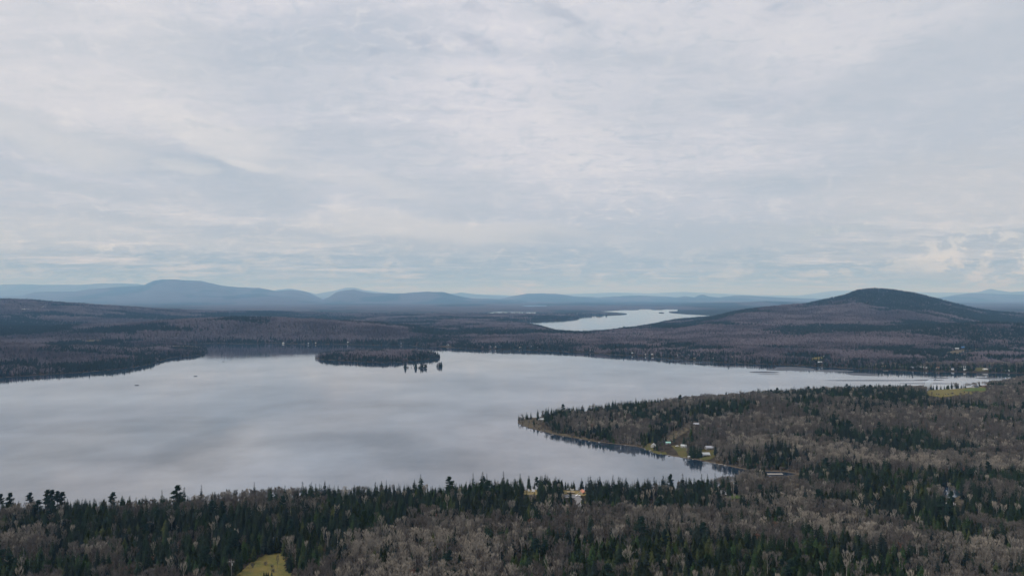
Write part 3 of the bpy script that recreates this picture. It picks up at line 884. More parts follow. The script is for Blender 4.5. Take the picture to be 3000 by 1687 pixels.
def bare(seed, h=11.0, r=2.6, limbs=7, twigs=380, spread=1.0, tw=0.066, lo=0.32, limb_w=0.055):
    """leafless tree: forking limbs and a haze of fine upright twigs"""
    rnd = random.Random(seed)
    tr, cr = MB(), MB()
    lean = Vector((rnd.uniform(-0.5, 0.5), rnd.uniform(-0.5, 0.5), 0))
    mid_ = Vector((0, 0, h * 0.42)) + lean * 0.4
    top = Vector((0, 0, h * 0.93)) + lean
    tr.tube((0, 0, -0.6), mid_, 0.16, 0.11, 5)
    tr.tube(mid_, top, 0.11, 0.025, 4)
    tips = []
    for i in range(limbs):
        t = lo + (0.82 - lo) * i / max(1, limbs - 1)
        a = i * 2.4 + rnd.uniform(-0.4, 0.4)
        b0 = Vector((0, 0, h * t)) + lean * t
        ln = h * (0.50 - 0.34 * (t - lo)) * rnd.uniform(0.8, 1.1)
        hor = min(r * 1.0, ln * 0.55 * spread)
        b1 = b0 + Vector((math.cos(a) * hor * 0.6, math.sin(a) * hor * 0.6, ln * 0.55))
        b2 = b0 + Vector((math.cos(a) * hor, math.sin(a) * hor, ln * 0.98))
        b2.z = min(b2.z, h * 0.97)
        cr.tube(b0, b1, limb_w, limb_w * 0.6, 3)
        cr.tube(b1, b2, limb_w * 0.6, 0.015, 3)
        tips += [(b0, b1), (b1, b2), (b1, b2)]
        for k in range(3):
            a2 = a + rnd.uniform(-1.2, 1.2)
            p0 = b0.lerp(b1, rnd.uniform(0.5, 1.0))
            p1 = p0 + Vector((math.cos(a2) * hor * 0.55, math.sin(a2) * hor * 0.55, ln * rnd.uniform(0.3, 0.5)))
            p1.z = min(p1.z, h * 0.98)
            cr.tube(p0, p1, limb_w * 0.45, 0.012, 3)
            tips += [(p0, p1), (p0, p1)]
    tips.append((mid_, top))
    for i in range(twigs):
        p0, p1 = tips[rnd.randrange(len(tips))]
        p = p0.lerp(p1, rnd.uniform(0.35, 1.0))
        if p.z < h * 0.5 and rnd.random() < 0.65:
            continue
        a = rnd.uniform(0, 6.283)
        out = Vector((math.cos(a), math.sin(a), 0))
        d = (out * rnd.uniform(0.15, 0.6) * spread + Vector((0, 0, rnd.uniform(0.7, 1.3)))).normalized() * rnd.uniform(0.9, 1.9) * h / 11
        s_ = Vector((-math.sin(a), math.cos(a), 0)) * tw * rnd.uniform(0.7, 1.4)
        cr.add([p - s_, p + s_, p + d], [(0, 1, 2)])
    return tr, cr


def bush(seed, h=3.0, r=1.6):
    rnd = random.Random(seed)
    tr, cr = MB(), MB()
    for i in range(5):
        a = i * 1.3 + rnd.uniform(-.3, .3)
        tr.tube((0, 0, -0.3), (math.cos(a) * r * 0.5, math.sin(a) * r * 0.5, h * 0.7), 0.05, 0.02, 3)
    for i in range(150):
        a = rnd.uniform(0, 6.283)
        q = rnd.random() ** 0.5 * r
        p = Vector((math.cos(a) * q * 0.7, math.sin(a) * q * 0.7, h * rnd.uniform(0.1, 0.7)))
        d = Vector((math.cos(a) * 0.4, math.sin(a) * 0.4, 1)).normalized() * rnd.uniform(0.6, 1.2)
        s_ = Vector((-math.sin(a), math.cos(a), 0)) * 0.06
        cr.add([p - s_, p + s_, p + d], [(0, 1, 2)])
    return tr, cr


def far_conifer(seed):
    rnd = random.Random(seed)
    cr = MB()
    h, r, k = 11.0, 2.3, 6
    for lv in range(4):
        t = lv / 4
        z0, z1 = h * (0.04 + t * 0.9), h * min(1.02, 0.45 + t * 0.62)
        rr = r * (1 - t * 0.85)
        a0 = rnd.uniform(0, 6)
        vs = [(math.cos(a0 + j * 6.283 / k) * rr * rnd.uniform(0.7, 1.15), math.sin(a0 + j * 6.283 / k) * rr * rnd.uniform(0.7, 1.15), z0 + rnd.uniform(-0.5, 0.3)) for j in range(k)]
        vs.append((rnd.uniform(-.15, .15), rnd.uniform(-.15, .15), z1))
        cr.add(vs, [(j, (j + 1) % k, k) for j in range(k)])
    return cr


def far_bare(seed):
    rnd = random.Random(seed)
    cr = MB()
    cr.tube((0, 0, -1), (0, 0, 6), 0.2, 0.12, 3, 1)
    for i in range(64):
        a = rnd.uniform(0, 6.283)
        q = rnd.random() ** 0.55
        z = 2.6 + 7.0 * math.sqrt(max(0, 1 - q * q)) * rnd.uniform(0.35, 1)
        p = Vector((math.cos(a) * q * 3.0, math.sin(a) * q * 3.0, z - 1.2))
        d = Vector((math.cos(a) * 0.5, math.sin(a) * 0.5, 1.0)).normalized() * rnd.uniform(1.6, 2.8)
        s_ = Vector((-math.sin(a + 0.5), math.cos(a + 0.5), 0)) * rnd.uniform(0.22, 0.42)
        cr.add([p - s_, p + s_, p + d], [(0, 1, 2)], 0)
    return cr


FORMS = {}     # kind -> list of (trunk mesh, crown mesh, joined mesh, natural height)


def make_forms(kind, builder, argl, trunk_mat, crown_mat):
    out = []
    for i, (a, kw) in enumerate(argl):
        tr, cr = builder(a, **kw)
        hh = max(v[2] for v in cr.v)
        out.append((tr.mesh(kind + '_trunk', [trunk_mat]), cr.mesh(kind + '_crown', [crown_mat]), tr.merged(cr, 1).mesh(kind + '_form', [trunk_mat, crown_mat]), hh))
    FORMS[kind] = out


make_forms('spruce', spruce, [(1, dict(h=13, r=2.6)), (2, dict(h=12, r=2.3, ragged=0.35)), (3, dict(h=14, r=2.3, narrow=0.9, ragged=0.3)), (4, dict(h=11, r=2.5, lo=0.03)), (5, dict(h=12, r=2.1, ragged=0.42, dens=0.95)),
                              (6, dict(h=13, r=3.0, lo=0.02)), (7, dict(h=12, r=1.8, ragged=0.5, dens=0.9))], M['dark_bark'], M['spruce'])
make_forms('young_fir', spruce, [(11, dict(h=8, r=1.7, lo=0.02, droop=0.2)), (12, dict(h=9, r=1.9, lo=0.03, droop=0.1, ragged=0.35)), (13, dict(h=7.5, r=1.8, lo=0.02, droop=0.25))] , M['dark_bark'], M['olive'])
_yf = FORMS['young_fir']
make_forms('cedar', cedar, [(21, dict(h=8.5, r=1.9)), (22, dict(h=9.5, r=2.1)), (23, dict(h=7.5, r=1.7))], M['dark_bark'], M['olive'])
FORMS['young_fir'] = _yf + FORMS['cedar']
make_forms('pine', pine, [(31, dict()), (32, dict(h=14, r=2.8, lo=0.3)), (33, dict(h=16, r=3.0, lo=0.45))], M['dark_bark'], M['pine'])
make_forms('bare', bare, [(41, dict()), (42, dict(h=12, r=2.4, spread=0.8)), (43, dict(h=10.5, r=3.0, spread=1.2, twigs=360)), (44, dict(h=11.5, r=2.2, spread=0.7, twigs=280)), (45, dict(h=10, r=2.9, spread=1.15, limbs=8)),
                          (46, dict(h=12.5, r=2.6, spread=0.9))], M['bark'], M['twig'])
make_forms('pale', bare, [(51, dict(h=10.5, r=2.8, spread=1.1, limbs=8)), (52, dict(h=11, r=2.6)), (53, dict(h=11.5, r=2.3, spread=0.8)), (54, dict(h=10, r=3.0, spread=1.2, limbs=9)), (55, dict(h=12, r=2.4, spread=0.85))], M['bark'], M['twig_pale'])
make_forms('birch', bare, [(61, dict(h=11.5, r=1.8, spread=0.6, limbs=6, twigs=190, lo=0.45, limb_w=0.06)), (62, dict(h=10.5, r=2.0, spread=0.8, limbs=7, twigs=170, lo=0.4, limb_w=0.065)), (63, dict(h=12, r=1.5, spread=0.5, limbs=6, twigs=200, lo=0.5, limb_w=0.055))],
           M['birch'], M['twig_pale'])
make_forms('red', bare, [(71, dict(h=9, r=2.4, spread=1.0))], M['bark'], M['twig_red'])
make_forms('bush', bush, [(81, dict()), (82, dict(h=2.4, r=1.8)), (83, dict(h=3.6, r=1.5))], M['bark'], M['twig'])
FAR_C = [far_conifer(i).mesh('far_conifer_form', [M['far_spruce']]) for i in range(4)]
FAR_B = [far_bare(i + 20).mesh('far_bare_form', [M['far_twig'], M['dark_bark']]) for i in range(5)]


# ------------------------------------------------------------------ terrain sheet
def build_ground():
    a = list(np.arange(-0.80, 0.8001, 0.0023))
    ang_ = np.array(a)
    left = -0.80 - np.cumsum(np.linspace(0.01, 0.2, 22))
    left = left[left > -math.pi + 0.02]
    right = -left
    ang_ = np.concatenate([left[::-1], ang_, right])
    rr = [25.0]
    while rr[-1] < 60000:
        q = rr[-1]
        if q < 230:
            k = 1.10
        elif q < 1300:
            k = 1.0085
        elif q < 6000:
            k = 1.014
        else:
            k = 1.022
        rr.append(q * k)
    rr = np.array(rr)
    A, Q = np.meshgrid(ang_, rr)
    X, Y = Q * np.sin(A), Q * np.cos(A)
    x, y = X.ravel(), Y.ravel()
    s = shore(x, y)
    z = height(x, y, s)
    nr, na = A.shape
    idx = np.arange(nr * na).reshape(nr, na)
    q = np.stack([idx[:-1, :-1], idx[:-1, 1:], idx[1:, 1:], idx[1:, :-1]], -1).reshape(-1, 4)
    seam = np.stack([idx[:-1, -1], idx[:-1, 0], idx[1:, 0], idx[1:, -1]], -1).reshape(-1, 4)
    q = np.concatenate([q, seam])[:, ::-1]
    verts = np.stack([x, y, z], 1)
    centre = len(verts)
    verts = np.concatenate([verts, [[0, 0, float(z[:na].mean())]]])
    me = bpy.data.meshes.new('ground')
    tris = np.stack([idx[0, :], np.roll(idx[0, :], -1), np.full(na, centre)], 1)
    nq, ntri = len(q), len(tris)
    me.vertices.add(len(verts))
    me.vertices.foreach_set('co', verts.ravel())
    me.loops.add(nq * 4 + ntri * 3)
    me.loops.foreach_set('vertex_index', np.concatenate([q.ravel(), tris[:, ::-1].ravel()]))
    me.polygons.add(nq + ntri)
    me.polygons.foreach_set('loop_start', np.concatenate([np.arange(nq) * 4, nq * 4 + np.arange(ntri) * 3]))
    me.polygons.foreach_set('loop_total', np.concatenate([np.full(nq, 4), np.full(ntri, 3)]))
    me.update(calc_edges=True)
    me.polygons.foreach_set('use_smooth', np.ones(nq + ntri, bool))
    con = np.append(conifer_share(x, y, s), 0.5)
    at1 = me.attributes.new('conifers', 'FLOAT', 'POINT')
    at1.data.foreach_set('value', con.astype(np.float32))
    at2 = me.attributes.new('shore_distance', 'FLOAT', 'POINT')
    at2.data.foreach_set('value', np.append(s, 100.0).astype(np.float32))
    m, t = new_mat('forest_ground')
    p = t.n('ShaderNodeNewGeometry').outputs['Position']
    cx, cy, cz = t.sep(p)
    con_n = t.n('ShaderNodeAttribute', attribute_name='conifers').outputs['Fac']
    sh_n = t.n('ShaderNodeAttribute', attribute_name='shore_distance').outputs['Fac']
    dist = t.math('SQRT', t.math('ADD', t.math('MULTIPLY', cx, cx), t.math('MULTIPLY', cy, cy)))
    far = t.rng(dist, 3800, 5200)
    floor = t.mix(t.rng(t.noise(p, 0.15, 4, 0.6), 0.35, 0.65), (0.028, 0.024, 0.018), (0.060, 0.047, 0.035))
    floor = t.mix(t.math('MULTIPLY', t.rng(sh_n, 0.5, 3.5, 0.45, 0.0), t.rng(dist, 800, 1050, 1.0, 0.2)), floor, (0.17, 0.135, 0.10))
    crowns = t.noise(p, 0.11, 3, 0.7)
    cf = t.rng(t.math('ADD', con_n, t.math('MULTIPLY', t.math('SUBTRACT', crowns, 0.5), 0.9)), 0.35, 0.65)
    stand = t.noise(p, 0.004, 5, 0.65)
    bare_c = t.mix(t.rng(stand, 0.3, 0.7), (0.052, 0.046, 0.054), (0.094, 0.083, 0.093))
    con_c = t.mix(t.rng(stand, 0.3, 0.7), (0.012, 0.020, 0.020), (0.022, 0.033, 0.028))
    canopy = t.mix(cf, bare_c, con_c)
    canopy = t.mix(t.rng(crowns, 0.35, 0.6, 0.55, 0.0), canopy, (0.02, 0.02, 0.022))
    col = t.mix(far, floor, canopy)
    bmp = t.n('ShaderNodeBump')
    bmp.inputs['Strength'].default_value = 0.9
    bmp.inputs['Distance'].default_value = 6.0
    t.put(bmp.inputs['Height'], t.math('MULTIPLY', crowns, far))
    finish(t, col, 0.95, bmp.outputs[0], spec=0.05)
    me.materials.append(m)
    link('ground', me, kind='structure', label='rolling wooded ground round the lake, out to the far hills')


build_ground()


# ------------------------------------------------------------------ lake water
def build_water():
    mb = MB()
    xs = [-9000, -3000, -1000, 0, 1000, 3000, 9000]
    ys = [250, 700, 1500, 3000, 6000, 13000]
    vs = [(x, y, 0) for y in ys for x in xs]
    fs = [(j * 7 + i, j * 7 + i + 1, (j + 1) * 7 + i + 1, (j + 1) * 7 + i) for j in range(5) for i in range(6)]
    mb.add(vs, fs)
    m, t = new_mat('lake_water')
    p = t.n('ShaderNodeNewGeometry').outputs['Position']
    cx, cy, cz = t.sep(p)
    wob = t.noise(t.xyz(cx, cy, 0), 0.012, 4, 0.6)
    wob = t.math('MULTIPLY', t.math('SUBTRACT', wob, 0.5), 1.5)

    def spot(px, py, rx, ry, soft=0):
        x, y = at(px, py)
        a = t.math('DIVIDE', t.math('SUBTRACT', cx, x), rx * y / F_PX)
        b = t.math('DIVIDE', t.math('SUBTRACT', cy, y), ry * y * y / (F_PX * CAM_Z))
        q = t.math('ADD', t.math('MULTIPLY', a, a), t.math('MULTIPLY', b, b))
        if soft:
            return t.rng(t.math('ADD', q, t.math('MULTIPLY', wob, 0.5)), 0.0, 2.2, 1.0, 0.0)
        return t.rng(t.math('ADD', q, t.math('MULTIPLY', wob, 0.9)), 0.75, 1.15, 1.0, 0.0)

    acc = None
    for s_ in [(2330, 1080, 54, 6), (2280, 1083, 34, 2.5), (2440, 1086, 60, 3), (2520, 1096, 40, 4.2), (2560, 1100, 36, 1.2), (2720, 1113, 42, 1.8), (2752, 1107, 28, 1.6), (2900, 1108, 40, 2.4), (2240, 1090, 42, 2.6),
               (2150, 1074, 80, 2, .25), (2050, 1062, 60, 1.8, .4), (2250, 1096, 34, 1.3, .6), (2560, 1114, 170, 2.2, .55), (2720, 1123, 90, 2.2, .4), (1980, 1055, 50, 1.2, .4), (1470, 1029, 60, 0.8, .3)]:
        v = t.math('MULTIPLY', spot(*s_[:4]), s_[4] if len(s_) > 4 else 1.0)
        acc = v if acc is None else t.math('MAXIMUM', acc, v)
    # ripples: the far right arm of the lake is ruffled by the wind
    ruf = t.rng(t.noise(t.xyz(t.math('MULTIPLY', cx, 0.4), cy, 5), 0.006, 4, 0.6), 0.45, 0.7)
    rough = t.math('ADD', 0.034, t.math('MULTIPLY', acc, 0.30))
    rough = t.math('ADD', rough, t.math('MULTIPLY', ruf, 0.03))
    nz = t.noise(t.xyz(t.math('MULTIPLY', cx, 1.0), cy, 0), 0.35, 4, 0.65)
    bmp = t.n('ShaderNodeBump')
    bmp.inputs['Strength'].default_value = 0.02
    bmp.inputs['Distance'].default_value = 1.0
    t.put(bmp.inputs['Height'], nz)
    b = finish(t, (0.020, 0.036, 0.060), rough, bmp.outputs[0], spec=0.5, IOR=1.42)
    gl = t.n('ShaderNodeBsdfGlossy')
    gl.inputs['Color'].default_value = (0.89, 0.90, 0.92, 1)
    t.put(gl.inputs['Roughness'], rough)
    t.put(gl.inputs['Normal'], bmp.outputs[0])
    ms = t.n('ShaderNodeMixShader')
    cloud_refl = None  # cloud reflections painted into the gloss: bright and dark spots, then wind mottling
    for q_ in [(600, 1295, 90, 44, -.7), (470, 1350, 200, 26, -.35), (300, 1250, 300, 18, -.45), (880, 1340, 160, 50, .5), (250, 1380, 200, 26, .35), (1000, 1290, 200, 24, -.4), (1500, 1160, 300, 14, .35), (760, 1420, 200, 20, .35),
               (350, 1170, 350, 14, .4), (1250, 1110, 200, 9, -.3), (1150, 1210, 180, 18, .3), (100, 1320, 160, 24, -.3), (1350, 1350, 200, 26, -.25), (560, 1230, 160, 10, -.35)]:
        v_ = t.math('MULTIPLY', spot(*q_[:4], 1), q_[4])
        cloud_refl = v_ if cloud_refl is None else t.math('ADD', cloud_refl, v_)
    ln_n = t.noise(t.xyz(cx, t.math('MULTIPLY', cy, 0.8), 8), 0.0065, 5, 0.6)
    cloud_refl = t.math('ADD', cloud_refl, t.math('MULTIPLY', t.math('SUBTRACT', ln_n, 0.5), 3.2))
    t.put(ms.inputs[0], t.math('MULTIPLY', t.math('SUBTRACT', 1.0, acc), t.rng(cloud_refl, -0.75, 0.75, 0.03, 0.52, smooth=False)))
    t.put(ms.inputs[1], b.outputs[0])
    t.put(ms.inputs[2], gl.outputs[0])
    dark_matte = t.n('ShaderNodeBsdfPrincipled')  # dull dark surface mixed in over the small patches
    dark_matte.inputs['Base Color'].default_value = (0.045, 0.050, 0.060, 1)
    dark_matte.inputs['Roughness'].default_value = 0.6
    dark_matte.inputs['Specular IOR Level'].default_value = 0.2
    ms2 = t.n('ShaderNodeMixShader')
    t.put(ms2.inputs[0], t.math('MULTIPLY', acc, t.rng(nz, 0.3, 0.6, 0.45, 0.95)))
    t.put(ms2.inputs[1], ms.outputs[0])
    t.put(ms2.inputs[2], dark_matte.outputs[0])
    t.put([n_ for n_ in m.node_tree.nodes if n_.type == 'OUTPUT_MATERIAL'][0].inputs[0], ms2.outputs[0])
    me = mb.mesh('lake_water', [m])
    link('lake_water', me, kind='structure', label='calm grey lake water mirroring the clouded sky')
    # woodland pond, a little above the lake
    x, y, z = place(2780, 1466)
    mb = MB()
    zz = [float(v_) for v_ in height([q_[0] for q_ in POND2], [q_[1] for q_ in POND2])]
    vs = [(a, b_, sum(zz) / len(zz) + 0.5) for a, b_ in POND2]
    mb.add(vs, [tuple(range(len(vs)))[::-1]])
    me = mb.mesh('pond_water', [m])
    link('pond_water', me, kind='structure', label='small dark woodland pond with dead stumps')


build_water()


# ------------------------------------------------------------------ haze
hz = MB()
hz.box(-64000, -64000, -8, 64000, 64000, 800)
hme = hz.mesh('haze', [])
hm = bpy.data.materials.new('haze_air')
hm.use_nodes = True
ht = NT(hm.node_tree)
pv = ht.n('ShaderNodeVolumePrincipled')
pv.inputs['Color'].default_value = (0.30, 0.60, 1.0, 1)
pv.inputs['Absorption Color'].default_value = (1, 1, 1, 1)
pv.inputs['Density'].default_value = 6.2e-5
pv.inputs['Anisotropy'].default_value = 0.0
ho = ht.n('ShaderNodeOutputMaterial')
ht.put(ho.inputs['Volume'], pv.outputs[0])
hme.materials.append(hm)
link('haze', hme, kind='stuff', label='thin blue haze that fades the far hills')


# ------------------------------------------------------------------ ground patches (meadows, yards, tracks)
def patch(name, poly, mat, lift=0.12, step=3.0, label='', hole=None):
    xs = [q[0] for q in poly]
    ys = [q[1] for q in poly]
    x0, x1, y0, y1 = min(xs), max(xs), min(ys), max(ys)
    step = max(step, (x1 - x0) / 60, (y1 - y0) / 60)
    nx, ny = int((x1 - x0) / step) + 2, int((y1 - y0) / step) + 2
    X, Y = np.meshgrid(x0 + np.arange(nx) * step, y0 + np.arange(ny) * step)
    jx = (fbm(X, Y, 7, 2, 71) - .5) * step * 0.8
    x, y = (X + jx).ravel(), (Y + jx).ravel()
    d = dist_poly(poly, x, y) * np.where(inside(poly, x, y), 1, -1)
    if hole is not None:
        d = np.where(inside(hole, x, y), -1, d)
    z = height(x, y) + lift
    idx = np.arange(nx * ny).reshape(ny, nx)
    q = np.stack([idx[:-1, :-1], idx[:-1, 1:], idx[1:, 1:], idx[1:, :-1]], -1).reshape(-1, 4)
    keep = (d[q].max(1) > 0)
    q = q[keep]
    used = np.unique(q)
    re = -np.ones(nx * ny, int)
    re[used] = np.arange(len(used))
    me = bpy.data.meshes.new(name)
    me.from_pydata([tuple(v) for v in np.stack([x, y, z], 1)[used]], [], [tuple(f) for f in re[q]])
    me.materials.append(M[mat])
    me.polygons.foreach_set('use_smooth', np.ones(len(q), bool))
    link(name, me, kind='structure', label=label)


patch('meadow', MEADOW_NEAR, 'meadow_grass', step=1.5, lift=0.35, label='yellow-green meadow cut into the dark wood below')
patch('meadow', MEADOW_HILL, 'meadow_grass', step=3, lift=0.5, label='yellow-green meadow below the house on the point')
patch('lawn', GREEN_HILL, 'green_grass', step=2, lift=0.8, label='fresh green lawn below the house on the rise')
patch('lawn', LAWN_BEACH, 'dry_lawn', step=1, lift=0.25, label='straw coloured lawn behind the pink roofed cottage')
patch('lawn', LAWN_WEST, 'dry_lawn', step=1, lift=0.25, label='straw coloured shore lawn with white chairs')
patch('driveway', DRIVE, 'gravel', step=1, lift=0.4, label='grey gravel driveway ending at the white car')
patch('verge', VERGE, 'yard_grass', step=1, lift=0.5, label='strip of grass beside the gravel driveway')
patch('lawn', LAWN_EAST, 'green_grass', step=1, lift=0.3, label='green lawn beside the dark gabled cottage')
patch('yard', YARD1, 'yard_grass', step=2, lift=0.3, label='grassy yard of the white gabled cottage')
patch('yard', YARD2, 'yard_grass', step=2, lift=0.3, label='grassy slope below the parked white car')
patch('yard', YARD3, 'yard_grass', step=2, lift=0.3, label='lawn in front of the dark blue cottage')
patch('track', TRACK, 'marsh_straw', step=2, lift=0.4, label='sandy track climbing through the bare wood')
patch('shore_bank', TIP, 'bank_soil', step=2, lift=0.3, label='open brown bank at the tip of the point')
patch('shore_bank', BANK, 'bank_soil', step=2, lift=0.2, label='low brown bank along the point')
patch('marsh', MARSH, 'marsh_straw', step=2, lift=0.4, label='patch of straw coloured marsh in the wood')
patch('marsh', POND_EDGE, 'marsh_straw', step=1, lift=0.1, label='straw coloured marsh rim of the pond', hole=POND2)
patch('shore_bank', PATCH_R, 'bank_soil', step=2, lift=0.4, label='small brown clearing behind the beige dock')
patch('building_site', SITE, 'marsh_straw', step=5, lift=0.7, label='bare sandy clearing round the blue roofed house')
patch('road', SITE_ROAD2, 'marsh_straw', step=5, lift=0.7, label='pale track running down the slope from the clearing')
patch('meadow', SHORE_MEADOW, 'meadow_grass', step=5, lift=0.6, label='small pale meadow behind the far shore cottages')
patch('meadow', SHORE_MEADOW2, 'yard_grass', step=5, lift=0.6, label='grassy shore lot at the right end of the lake')
patch('marsh', MARSH_LEFT, 'marsh_straw', step=6, lift=0.3, label='straw coloured marsh behind the left headland')
patch('clearing', CUT_LEFT, 'marsh_straw', step=6, lift=2.0, label='brown clearing in the wood behind the left land')
patch('snow_patch', FIELD1, 'snow_ice', step=8, lift=3, label='thin white clearing high on the left hill')
patch('snow_patch', FIELD2, 'snow_ice', step=8, lift=3, label='second smaller white clearing on the left hill')


# ------------------------------------------------------------------ houses and small things: placed first so that trees keep clear
CLEAR = []     # (x, y, radius, length towards the camera)
NO_TREE = []


def thing(name, label, cat, loc, rz=0.0, group=None, scale=1.0):
    o = bpy.data.objects.new(name, None)
    COL.objects.link(o)
    o.empty_display_size = 1.0
    o.location = loc
    o.rotation_euler = (0, 0, rz)
    o.scale = (scale,) * 3
    o['label'] = label
    o['category'] = cat
    if group:
        o['group'] = group
    return o


def part(name, mb, mat, parent, **kw):
    return link(name, mb.mesh(name, [M[mat]]), parent, **kw)


def house(px, py, L, W, H, roof_h, wall, roof, rot, label, name='cottage', cat='cottage', group=None, clear=14, chimney=True, porch=False, overhang=0.5, dormer=False, k_=0.5):
    x, y, z = place(px, py)
    t = thing(name, label, cat, (x, y, z), R(rot), group, k_)
    a, b = L / 2, W / 2
    m = MB()
    vs = [(-a, -b, -1.5), (a, -b, -1.5), (a, b, -1.5), (-a, b, -1.5), (-a, -b, H), (a, -b, H), (a, b, H), (-a, b, H), (-a, 0, H + roof_h), (a, 0, H + roof_h)]
    m.add(vs, [(0, 1, 5, 4), (2, 3, 7, 6), (1, 2, 6, 9, 5), (3, 0, 4, 8, 7)])
    part('wall', m, wall, t)
    m = MB()
    o = overhang
    k = roof_h / b
    for s in (-1, 1):
        e = [(-a - o, s * (b + o), H - k * o), (a + o, s * (b + o), H - k * o), (a + o, 0, H + roof_h), (-a - o, 0, H + roof_h)]
        up = [(p[0], p[1], p[2] + 0.18) for p in e]
        lo_ = [(p[0], p[1], p[2] + 0.02) for p in e]
        m.add(lo_ + up, [(0, 1, 2, 3), (4, 7, 6, 5), (0, 4, 5, 1), (1, 5, 6, 2), (2, 6, 7, 3), (3, 7, 4, 0)])
    ro = part('roof', m, roof, t)
    if chimney:
        m = MB()
        m.box(a * 0.3, 0.4, H + roof_h * 0.3, a * 0.3 + 0.7, 1.1, H + roof_h + 0.9)
        part('chimney', m, 'chimney_brick', ro)
    m = MB()
    m.box(-0.5, -b - 0.05, 0.0, 0.5, -b + 0.02, 2.1)
    part('door', m, 'door_wood', t)
    for wx in ([-a * 0.6, a * 0.6] if L < 11 else [-a * 0.7, -a * 0.35, a * 0.35, a * 0.7]):
        m = MB()
        m.box(wx - 0.65, -b - 0.07, 0.9, wx + 0.65, -b + 0.02, 2.1)
        fr = part('window', m, 'white_paint', t)
        m = MB()
        m.box(wx - 0.55, -b - 0.09, 1.0, wx + 0.55, -b - 0.04, 2.0)
        part('pane', m, 'glass', fr)
    for s in (-1, 1):
        m = MB()
        m.box(s * a - 0.05, -0.6, 1.0, s * a + 0.05, 0.6, 2.1)
        part('window', m, 'glass', t)
    if porch:
        m = MB()
        m.box(-a, -b - 2.4, 2.35, a, -b - 0.1, 2.5)
        m.box(-a, -b - 2.4, -0.4, a, -b - 0.1, 0.05)
        for q in (-a + 0.1, 0, a - 0.1):
            m.box(q - 0.08, -b - 2.35, 0.05, q + 0.08, -b - 2.2, 2.35)
        part('porch', m, 'white_paint', t)
    if dormer:
        m = MB()
        m.add([(-1.6, -b - 0.2, H), (1.6, -b - 0.2, H), (0, -b - 0.2, H + 1.9), (0, 0, H + 1.9), (-1.6, -0.4, H), (1.6, -0.4, H)], [(0, 1, 2), (0, 2, 3, 4), (1, 5, 3, 2)])
        part('dormer', m, roof, t)
    CLEAR.append((x, y, max(L, W) * 0.45 * k_ + 0.3, clear))
    NO_TREE.append((x, y, max(L, W) * 0.6 * k_ + 1.5))
    return t


# cottages on the near shore
house(1703, 1446, 8.5, 7, 2.7, 2.6, 'cream_wall', 'pink_roof', 62, 'cottage with a salmon pink roof at the head of the gravel driveway', clear=26, dormer=True)
house(1672, 1445.5, 9.5, 3.6, 2.4, 0.7, 'brown_wall', 'tan_roof', 2, 'long low shed with tan roof left of the pink roofed cottage', name='shed', cat='shed', clear=26, chimney=False)
house(2120, 1449, 9, 7, 3.0, 3.4, 'grey_wall', 'grey_roof', 25, 'dark gabled cottage with pale trim among the near shore firs', clear=20, porch=True)
# the point
house(1914, 1309, 9, 7, 3.2, 3.0, 'white_wall', 'white_roof', 70, 'white gabled cottage nearest the water on the point', clear=20)
house(1957, 1300, 8, 6, 2.5, 1.6, 'grey_wall', 'teal_roof', 5, 'small cottage with a pale teal roof behind the white gabled one', clear=26, chimney=False)
house(2003, 1310, 9, 7, 3.0, 1.9, 'white_wall', 'pale_roof', -18, 'white garage with mint roof beside the parked car', name='garage', cat='garage', clear=26, chimney=False)
house(2078, 1316, 13, 9, 3.4, 2.6, 'grey_wall', 'grey_roof', 6, 'larger grey house with light roof above the dark blue cottage', name='house', cat='house', clear=20)
house(2066, 1334, 13, 8, 2.9, 2.2, 'blue_wall', 'pale_roof', 4, 'dark blue cottage with pale roof on the lawn by the docks', clear=16, porch=True)
house(2018, 1340, 3, 2.4, 1.8, 0.8, 'white_wall', 'white_roof', 10, 'tiny white shed at the water by the fir clump', name='shed', cat='shed', clear=16, chimney=False)
house(2038, 1246, 14, 10, 3.2, 2.0, 'brown_wall', 'grey_roof', 12, 'brown house with wide grey roof at the top of the sandy track', name='house', cat='house', clear=34)
house(1586, 1231, 15, 7, 3.0, 1.8, 'brown_wall', 'pale_roof', 3, 'long cottage with a white roof at the tip of the point', clear=30, porch=True)
house(1716, 1212, 9, 7, 2.8, 2.0, 'grey_wall', 'dark_roof', 20, 'small dark roofed cottage in the firs on top of the point', clear=42)
house(2857, 1137, 15, 9, 5.0, 3.6, 'grey_wall', 'dark_roof', 18, 'tall grey house on the rise beside the green lawn', name='house', cat='house', clear=20)
house(2882, 1133, 16, 8, 2.6, 1.6, 'brown_wall', 'brown_roof', 4, 'long low brown house right of the tall grey one', name='house', cat='house', clear=26)
house(2898, 1144, 8, 4, 2.2, 0.8, 'white_wall', 'white_roof', 8, 'small white shed at the right end of the hill meadow', name='shed', cat='shed', clear=30, chimney=False)
